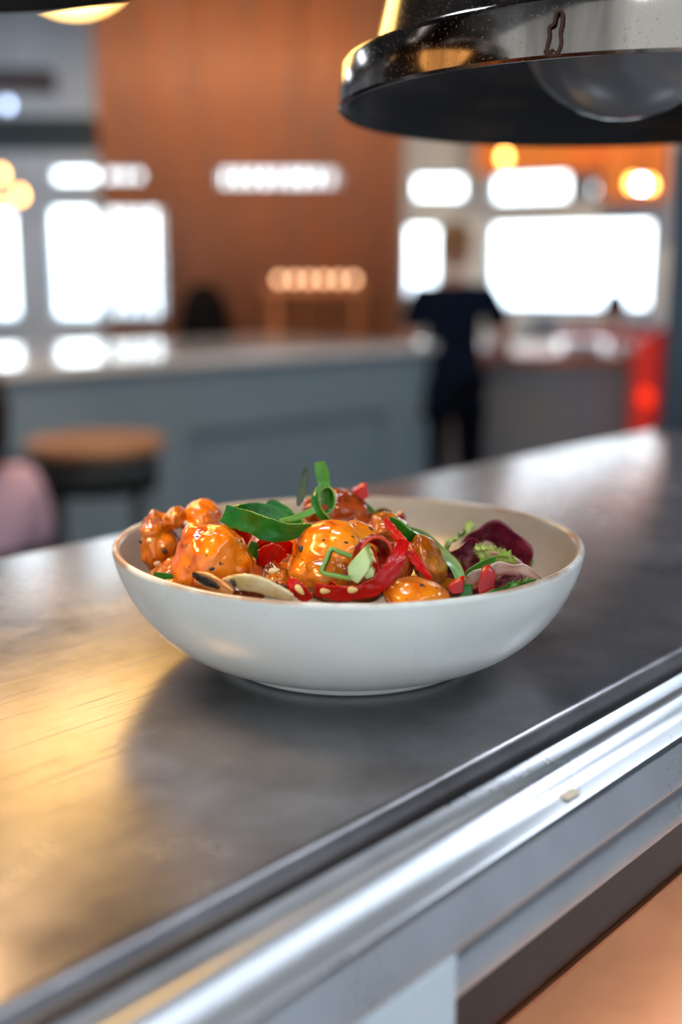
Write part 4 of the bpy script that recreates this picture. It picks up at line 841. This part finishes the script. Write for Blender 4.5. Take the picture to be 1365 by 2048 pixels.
# dark red chilli ring
pts = [at_y(745+32*math.cos(a)-0*a, 1112-38*math.sin(a), .433+.004*math.cos(a*1.0)) for a in [math.radians(x) for x in (200, 175, 150, 120, 90, 60, 30, 0, -25, -45)]]
bm = ribbon(pts, V((.55, -.9, .5)), [.0058, .0066, .0070, .0072, .0074, .0076, .0076, .0074, .0064, .0040], .0018, .12, 8); reg(bm); cr = tag(obj('chilli_ring', bm, [M_chd, M_che]), 'dark red glossy chilli ring arching over the pale green onion chunk', 'chilli ring')
rib('chilli_core', [(742, 1094, .438), (748, 1112, .436), (752, 1132, .434), (756, 1152, .432)], V((1, -.2, .1)), [.0016, .0028, .0030, .0020], .0018, M_chi, 'thin red chilli core with pale seeds hanging inside the dark chilli ring', 'chilli slice', rag=.0003)
# pale green chunk with facets
def chunk(name, face, depthv, m, label, cat, bev=.0006):
    bm = bmesh.new(); A = [bm.verts.new(p) for p in face]; B = [bm.verts.new(p+depthv) for p in face]; bm.faces.new(A); bm.faces.new(B[::-1])
    for i in range(len(A)): j = (i+1) % len(A); bm.faces.new((A[i], B[i], B[j], A[j]))
    bmesh.ops.bevel(bm, geom=list(bm.edges), offset=bev, segments=2, affect='EDGES', profile=.6); 
    bmesh.ops.recalc_face_normals(bm, faces=bm.faces); reg(bm); return tag(autosmooth(obj(name, bm, m), 30), label, cat)
chunk('spring_onion_chunk', P([(729, 1094, .424), (741, 1126, .4215), (736, 1142, .4205), (716, 1168, .4205), (697, 1158, .421), (695, 1134, .4225), (702, 1124, .423)]), V((.0022, .0062, .0006)), M_sol, 'pale green faceted spring onion chunk in the middle of the dish', 'spring onion')
chunk('spring_onion_chunk', P([(736, 1126, .4245), (749, 1144, .4235), (748, 1154, .4235), (733, 1160, .4235), (728, 1152, .4235)]), V((.0005, .003, .0005)), M_sol, 'small whitish onion sliver leaning on the right of the pale green chunk', 'spring onion')
# square-looking pepper ring around the brown nugget
pts = P([(700, 1112, .4225), (678, 1104, .421), (664, 1100, .4205), (655, 1120, .4195), (647, 1142, .419), (660, 1148, .418), (680, 1152, .418), (698, 1156, .419)])
bm = ribbon(pts, V((-.2, -1, .3)), [.0045]*8, .0019, .05, 6); reg(bm); tag(obj('green_pepper_ring', bm, [mat('olive_green_pepper', (46, 78, 14), .25, coat=.5, col2=(74, 106, 28), nscale=80), M_gpe]), 'thin squarish green pepper ring framing a brown nugget in the centre', 'pepper slice')
# top right bits
chunk('red_chilli_chip', P([(706, 984, .512), (724, 974, .510), (734, 972, .510), (738, 994, .508), (726, 1002, .508), (716, 992, .510)]), V((0, .005, .001)), M_chi, 'small red chilli chip on top of the pile', 'chilli slice', .0004)
chunk('red_chilli_chip', P([(794, 1032, .535), (806, 1028, .534), (813, 1040, .533), (800, 1048, .533)]), V((0, .004, .001)), M_chd, 'tiny blurred dark pink chip behind the green pieces at the back', 'chilli slice', .0004)
rib('spring_onion_strip', [(728, 1005, .52), (745, 1030, .515), (760, 1052, .508), (778, 1068, .50)], V((.8, -.2, .5)), [.003, .0052, .0056, .004], .001, M_so, 'pale green onion strip sliding off the right of the topmost nugget', 'spring onion', cup=.1)
rib('green_pepper_piece', [(752, 1028, .525), (768, 1026, .52), (785, 1034, .515)], V((.2, -.2, 1)), [.003, .005, .004], .002, mat('brown_green_herb', (70, 74, 24), .4, col2=(130, 90, 30), nscale=150), 'small brownish green herb scrap behind the crossed chilli strips', 'pepper slice')
rib('green_pepper_piece', [(782, 1038, .480), (798, 1054, .476), (816, 1070, .474), (840, 1076, .478)], V((.3, -.3, 1)), [.003, .0068, .0062, .003], .0018, M_gp1, 'green pepper piece tucked behind the top of the slanting red strip', 'pepper slice')
rib('spring_onion_strip', [(815, 1058, .495), (835, 1066, .49), (858, 1078, .485), (890, 1108, .475), (912, 1135, .465), (924, 1165, .455)], [V((.1, -.3, 1)), V((.3, -.3, 1)), V((.5, -.3, .8)), V((.7, -.2, .6)), V((.9, -.2, .3)), V((1, -.2, .1))], [.0028, .0046, .0042, .0040, .0050, .0046], .001, mat('pale_onion_leaf', (108, 160, 92), .35, spec=.3, coat=.25, col2=(150, 190, 130), nscale=60), 'long pale green onion strip curving down beside the salad leaves', 'spring onion', cup=.1)
rib('spring_onion_strip', [(800, 1078, .482), (825, 1080, .478), (845, 1078, .478)], V((0, .2, 1)), [.0015, .002, .0012], .0012, M_so, 'thin green onion sliver above the upright amber nugget', 'spring onion')
chunk('red_chilli_chip', P([(896, 1176, .428), (918, 1162, .427), (928, 1160, .427), (926, 1186, .425), (905, 1188, .425)]), V((.001, .004, .001)), M_chi, 'angular red chilli chip at the front rim right of the smooth nugget', 'chilli slice', .0004)
chunk('green_pepper_chip', P([(924, 1172, .430), (944, 1173, .430), (944, 1196, .428), (918, 1200, .428)]), V((.001, .004, 0)), M_gp1, 'square dark green pepper chip at the front rim beside the red chip', 'pepper slice', .0005)
chunk('red_chilli_chip', P([(964, 1144, .447), (978, 1138, .447), (992, 1154, .446), (988, 1182, .444), (958, 1190, .442), (956, 1172, .444)]), V((.001, .006, .001)), M_chi, 'blocky red chilli chunk in front of the salad leaves', 'chilli slice', .0006)
rib('green_pepper_piece', [(970, 1190, .436), (990, 1184, .437), (1004, 1180, .44)], V((0, .2, 1)), [.0015, .0026, .001], .0012, M_gp1, 'thin green sliver at the front rim under the salad', 'pepper slice')

# salad leaves
def leafmat(name, c1, c2, scale=120, st=(1, 1, 1), ramp=(.4, .6)): return mat(name, c1, .3, coat=.5, col2=c2, nscale=scale, nstretch=st, sss=.2, sssr=(.002, .002, .001), bump=.9, bscale=170, bdist=.0014, ramp=ramp)
M_rad = leafmat('radicchio_purple', (92, 10, 34), (128, 30, 56)); M_radw = leafmat('radicchio_rib', (238, 212, 202), (226, 146, 120), 50, ramp=(.35, .7)); M_radp = leafmat('radicchio_mottled', (104, 24, 50), (176, 110, 124), 160)
M_fr = leafmat('frisee_pale', (196, 216, 120), (160, 200, 80)); M_gl = leafmat('salad_green', (66, 136, 44), (104, 168, 64)); 
def lf(name, pts, side, w, m, label, **kw):
    bm = leaf(P(pts), side, w, **kw); reg(bm); return tag(autosmooth(obj(name, bm, m), 60), label, 'salad leaf')
r1_ = lf('radicchio_leaf', [(915, 1128, .500), (930, 1108, .502), (955, 1088, .503), (985, 1078, .502), (1015, 1090, .500), (1040, 1115, .497), (1058, 1142, .494)], [V((.2, -.8, .6))]*7, [.010, .018, .022, .022, .020, .017, .010], M_rad, 'dark purple radicchio leaf arching over the right side of the bowl', ruffle=.0012, cup=-.15, seed=2)
obj('leaf_rib', ribbon(P([(975, 1108, .476), (1005, 1116, .477), (1030, 1130, .478), (1054, 1148, .480)]), V((.2, -.5, 1)), [.004, .0075, .0078, .004], .0014, .1), M_radw, r1_)['label'] = 'whitish pink leaf rib'
lf('radicchio_leaf', [(900, 1118, .485), (920, 1108, .484), (945, 1105, .484), (968, 1118, .484), (975, 1138, .482)], V((.1, -.5, 1)), [.008, .014, .016, .014, .008], M_radp, 'crumpled mottled purple leaf left of the frilly pale green leaf', ruffle=.0022, cup=.1, seed=5)
lf('radicchio_leaf', [(885, 1150, .475), (900, 1140, .474), (915, 1128, .474)], V((.1, -.5, 1)), [.006, .012, .006], M_rad, 'small dark purple leaf scrap behind the end of the long onion strip', ruffle=.0015, seed=6)
s1_ = lf('radicchio_leaf', [(940, 1172, .462), (965, 1156, .460), (1000, 1148, .460), (1040, 1152, .462), (1085, 1164, .466)], V((.05, -.6, .8)), [.007, .011, .012, .011, .004], M_radw, 'peach and white radicchio rib lying along the right front rim', ruffle=.0008, cup=-.12, seed=9)
lf('radicchio_leaf', [(985, 1176, .450), (1005, 1168, .450), (1030, 1166, .452), (1050, 1170, .455)], V((.05, -.5, 1)), [.006, .010, .009, .004], M_radp, 'pink purple leaf scrap with wet highlights right of the blocky red chunk', ruffle=.0012, seed=12)
lf('frisee_leaf', [(950, 1095, .478), (968, 1106, .476), (990, 1112, .476), (1012, 1120, .476), (1026, 1134, .476)], V((.1, -.4, 1)), [.005, .008, .009, .009, .004], M_fr, 'frilly pale yellow green leaf lying on the purple radicchio', ruffle=.0014, frill=.45, seed=3)
lf('frisee_leaf', [(1000, 1184, .446), (1025, 1176, .447), (1050, 1172, .449), (1080, 1162, .452)], V((0, -.3, 1)), [.004, .006, .006, .003], M_gl, 'frilly green leaf along the right front rim', ruffle=.001, frill=.5, seed=8)
lf('salad_leaf', [(934, 1150, .462), (952, 1140, .460), (972, 1128, .460), (992, 1116, .462)], V((-.3, -.4, .9)), [.003, .0062, .0064, .0015], M_so, 'narrow pointed green leaf crossing the purple leaves', cup=.15)
lf('salad_leaf', [(885, 1110, .505), (900, 1085, .508), (918, 1072, .510), (932, 1062, .510)], V((.5, -.6, .6)), [.006, .011, .010, .004], M_gl, 'soft green salad leaf behind the purple radicchio on its left', ruffle=.0014, frill=.3, seed=4)
lf('frisee_leaf', [(928, 1092, .512), (934, 1074, .514), (938, 1056, .516), (944, 1044, .517)], V((1, -.3, 0)), [.002, .0034, .0040, .0050], M_fr, 'upright pale green frilly sprig behind the radicchio', ruffle=.0008, frill=.9, seed=14)
lf('salad_leaf', [(1052, 1138, .500), (1058, 1124, .503), (1062, 1116, .505)], V((1, -.3, .2)), [.003, .005, .002], M_gl, 'tiny green leaf tip at the right end of the radicchio', seed=2)
# bed of leaves under the salad so it rests in the bowl
for i, (x, y, Y, w) in enumerate(((960, 1180, .48, .05), (1000, 1170, .52, .05), (900, 1190, .52, .045))):
    lf('lettuce_leaf', [(x-95, y, Y), (x-40, y-12, Y+.005), (x+10, y-14, Y+.004), (x+60, y-2, Y)], V((0, 1, .1)), [w*.5, w, w, w*.5], M_rad, 'dark leaf lying low in the bowl under the salad leaves', ruffle=.004, seed=20+i)['group'] = 'leaves low in the bowl'

# charred onion pieces at the front
M_on = bpy.data.materials.new('grilled_onion'); M_on.use_nodes = True; nt = M_on.node_tree; b = nt.nodes['Principled BSDF']; N = nt.nodes.new; K = nt.links.new
b.inputs['Roughness'].default_value = .18; b.inputs['Coat Weight'].default_value = .9; b.inputs['Subsurface Weight'].default_value = .35; b.inputs['Subsurface Radius'].default_value = (.004, .003, .001)
co = N('ShaderNodeTexCoord'); n1 = N('ShaderNodeTexNoise'); n1.inputs['Scale'].default_value = 110; n1.inputs['Detail'].default_value = 4; K(co.outputs['Object'], n1.inputs[0])
r1 = N('ShaderNodeValToRGB'); K(n1.outputs[0], r1.inputs[0]); e = r1.color_ramp.elements; e[0].position = .3; e[0].color = (*lin((206, 170, 90)), 1); e[1].position = .6; e[1].color = (*lin((234, 216, 172)), 1)
K(r1.outputs[0], b.inputs['Base Color'])
M_char = mat('charred_edge', (12, 9, 8), .5, bump=.8, bscale=600); M_pe = mat('peach_onion', (242, 176, 112), .25, coat=.6, col2=(226, 150, 84), nscale=80, sss=.3, sssr=(.004, .002, .001))
def petal(pts, side, w, th, m, label, chars, cup=.2):
    bm = ribbon(P(pts), side, w, th, cup, 12, .0003, 5); reg(bm); o = tag(obj('grilled_onion', bm, m), label, 'grilled onion')
    for cp, cs, cw in chars: obj('charred_edge', ribbon(P(cp), cs, cw, .0009, 0, 10, .0004, 3), M_char, o)['label'] = 'black charred edge'
    return o
petal([(392, 1154, .432), (415, 1160, .428), (440, 1172, .424), (466, 1186, .421)], V((.25, -.2, 1)), [.0046, .0066, .0058, .003], .0016, M_pe, 'peach onion wedge with a black charred edge at the left front rim',
      [([(387, 1148, .430), (402, 1158, .4268), (420, 1166, .4240), (438, 1176, .4215)], V((.3, -.2, 1)), [.0022, .0034, .0034, .0012])], .05)
petal([(446, 1164, .428), (480, 1166, .4235), (515, 1172, .4215), (550, 1184, .4205), (585, 1196, .420)], V((.05, -.45, 1)), [.0030, .0078, .0088, .0072, .0036], .0014, M_on, 'translucent cream grilled onion petal with charred top edge at the front rim',
      [([(462, 1160, .4235), (466, 1166, .4222), (472, 1172, .4215)], V((1, 0, .3)), [.0010, .0020, .0010]), ([(520, 1158, .4235), (548, 1166, .4222), (575, 1176, .4212)], V((0, -.2, 1)), [.0006, .0014, .0012])], -.1)
lf('green_herb', [(610, 1195, .424), (616, 1190, .424), (626, 1196, .424)], V((.2, -.4, 1)), [.001, .002, .001], M_sod, 'dark herb scrap at the front rim between the red pieces')

# ---------------- seeds, found on the food surface by looking from the front ----------------
M_wh = mat('white_sesame', (250, 226, 178), .35, coat=.5, sss=.2, sssr=(.002, .001, .001)); M_bl = mat('black_sesame', (10, 10, 12), .25, coat=.8); M_hb = mat('herb_fleck', (34, 62, 24), .4, col2=(20, 26, 16), nscale=900)
def seed(px, py, wpx, hpx, rot, m, name, label, cat='sesame seed', group=None):
    o0 = V((0, 0, CZ)); d = ray(px, py).normalized(); best = None
    for T in TREES:
        h = T.ray_cast(o0, d)
        if h[0] is not None and (best is None or h[3] < best[3]): best = h
    if best is None: return None
    p, nr, dist = best[0], best[1], best[3]
    if nr.dot(d) > 0: nr = -nr
    k = dist/FPX; a = wpx*k/2; b_ = hpx*k/2; th = min(a, b_)*.75
    x = V((math.cos(math.radians(rot)), 0, -math.sin(math.radians(rot)))); nr = (nr-d*.6).normalized(); x = (x-nr*x.dot(nr)).normalized(); y = nr.cross(x)
    bm = bmesh.new(); bmesh.ops.create_icosphere(bm, subdivisions=3, radius=1)
    for v in bm.verts:
        tp_ = 1-.30*v.co.x; v.co = p+nr*(th*.35)+x*(v.co.x*a)+y*(v.co.y*b_*tp_)+nr*(v.co.z*th)
    return tag(obj(name, bm, m), label, cat, group)
for a in ((600, 1180, 26, 13, 50, 'pale seed on the short red chilli piece right of the charred onion'), (651, 1182, 22, 12, 0, 'pale seed left of centre on the front red chilli, leftmost of two'), (706, 1180, 22, 14, 0, 'pale seed at the middle of the long red chilli strip, rightmost of two')):
    seed(*a[:5], M_seed, 'chilli_seed', a[5], 'seed')
for a in ((743, 1104, 16, 6, 70, 'pale seed at the top of the thin core inside the chilli ring'), (748, 1118, 18, 6, 62, 'pale seed at the middle of the thin core inside the chilli ring')): seed(*a[:5], M_seed, 'chilli_seed', a[5], 'seed')
for a in ((372, 1048, 14, 11, 60, 'white sesame seed in the gap left of the rounded rear left nugget'), (300, 1081, 12, 9, 40, 'white sesame seed upper left on the nugget by the left wall'), (314, 1126, 15, 9, -10, 'white sesame seed low on the nugget by the left wall'),
          (326, 1092, 8, 8, 0, 'small white sesame seed mid right on the nugget by the left wall'), (338, 1120, 7, 6, 0, 'small white sesame seed lower right on the nugget by the left wall'), (549, 1142, 24, 14, -10, 'plump white sesame seed beside the small middle nugget')):
    seed(*a[:5], M_wh, 'sesame_seed', a[5])
for a in ((283, 1083, 11, 9, 20, 'black sesame seed at the left side of the nugget by the left wall'), (330, 1103, 14, 10, 50, 'black sesame seed at the middle of the nugget by the left wall'), (603, 1098, 15, 9, 80, 'black sesame seed on the left side of the big central nugget'),
          (846, 1172, 14, 6, 45, 'black sesame seed on the smooth front nugget'), (742, 1058, 12, 5, 40, 'black sesame seed near the top right of the big central nugget'), (544, 1137, 11, 7, 30, 'black sesame seed above the small middle nugget'), (875, 1166, 10, 7, 0, 'black sesame seed at the foot of the upright amber nugget')):
    seed(*a[:5], M_bl, 'sesame_seed', a[5])
for a in ((424, 1138, 7, 12, 80, 'dark green herb fleck low on the big front left nugget'), (395, 1073, 9, 2.5, -25, 'dark herb fleck near the top of the big front left nugget'), (441, 1127, 4, 7, 0, 'tiny herb fleck right of centre on the big front left nugget'), (482, 1083, 6, 4, 30, 'green herb fleck at the upper right of the big front left nugget'), (648, 1080, 6, 4, 0, 'green herb fleck on the crown of the big central nugget'), (693, 1085, 9, 4, 20, 'green herb fleck right of the crown of the big central nugget')):
    seed(*a[:5], M_hb, 'herb_fleck', a[5], 'herb')
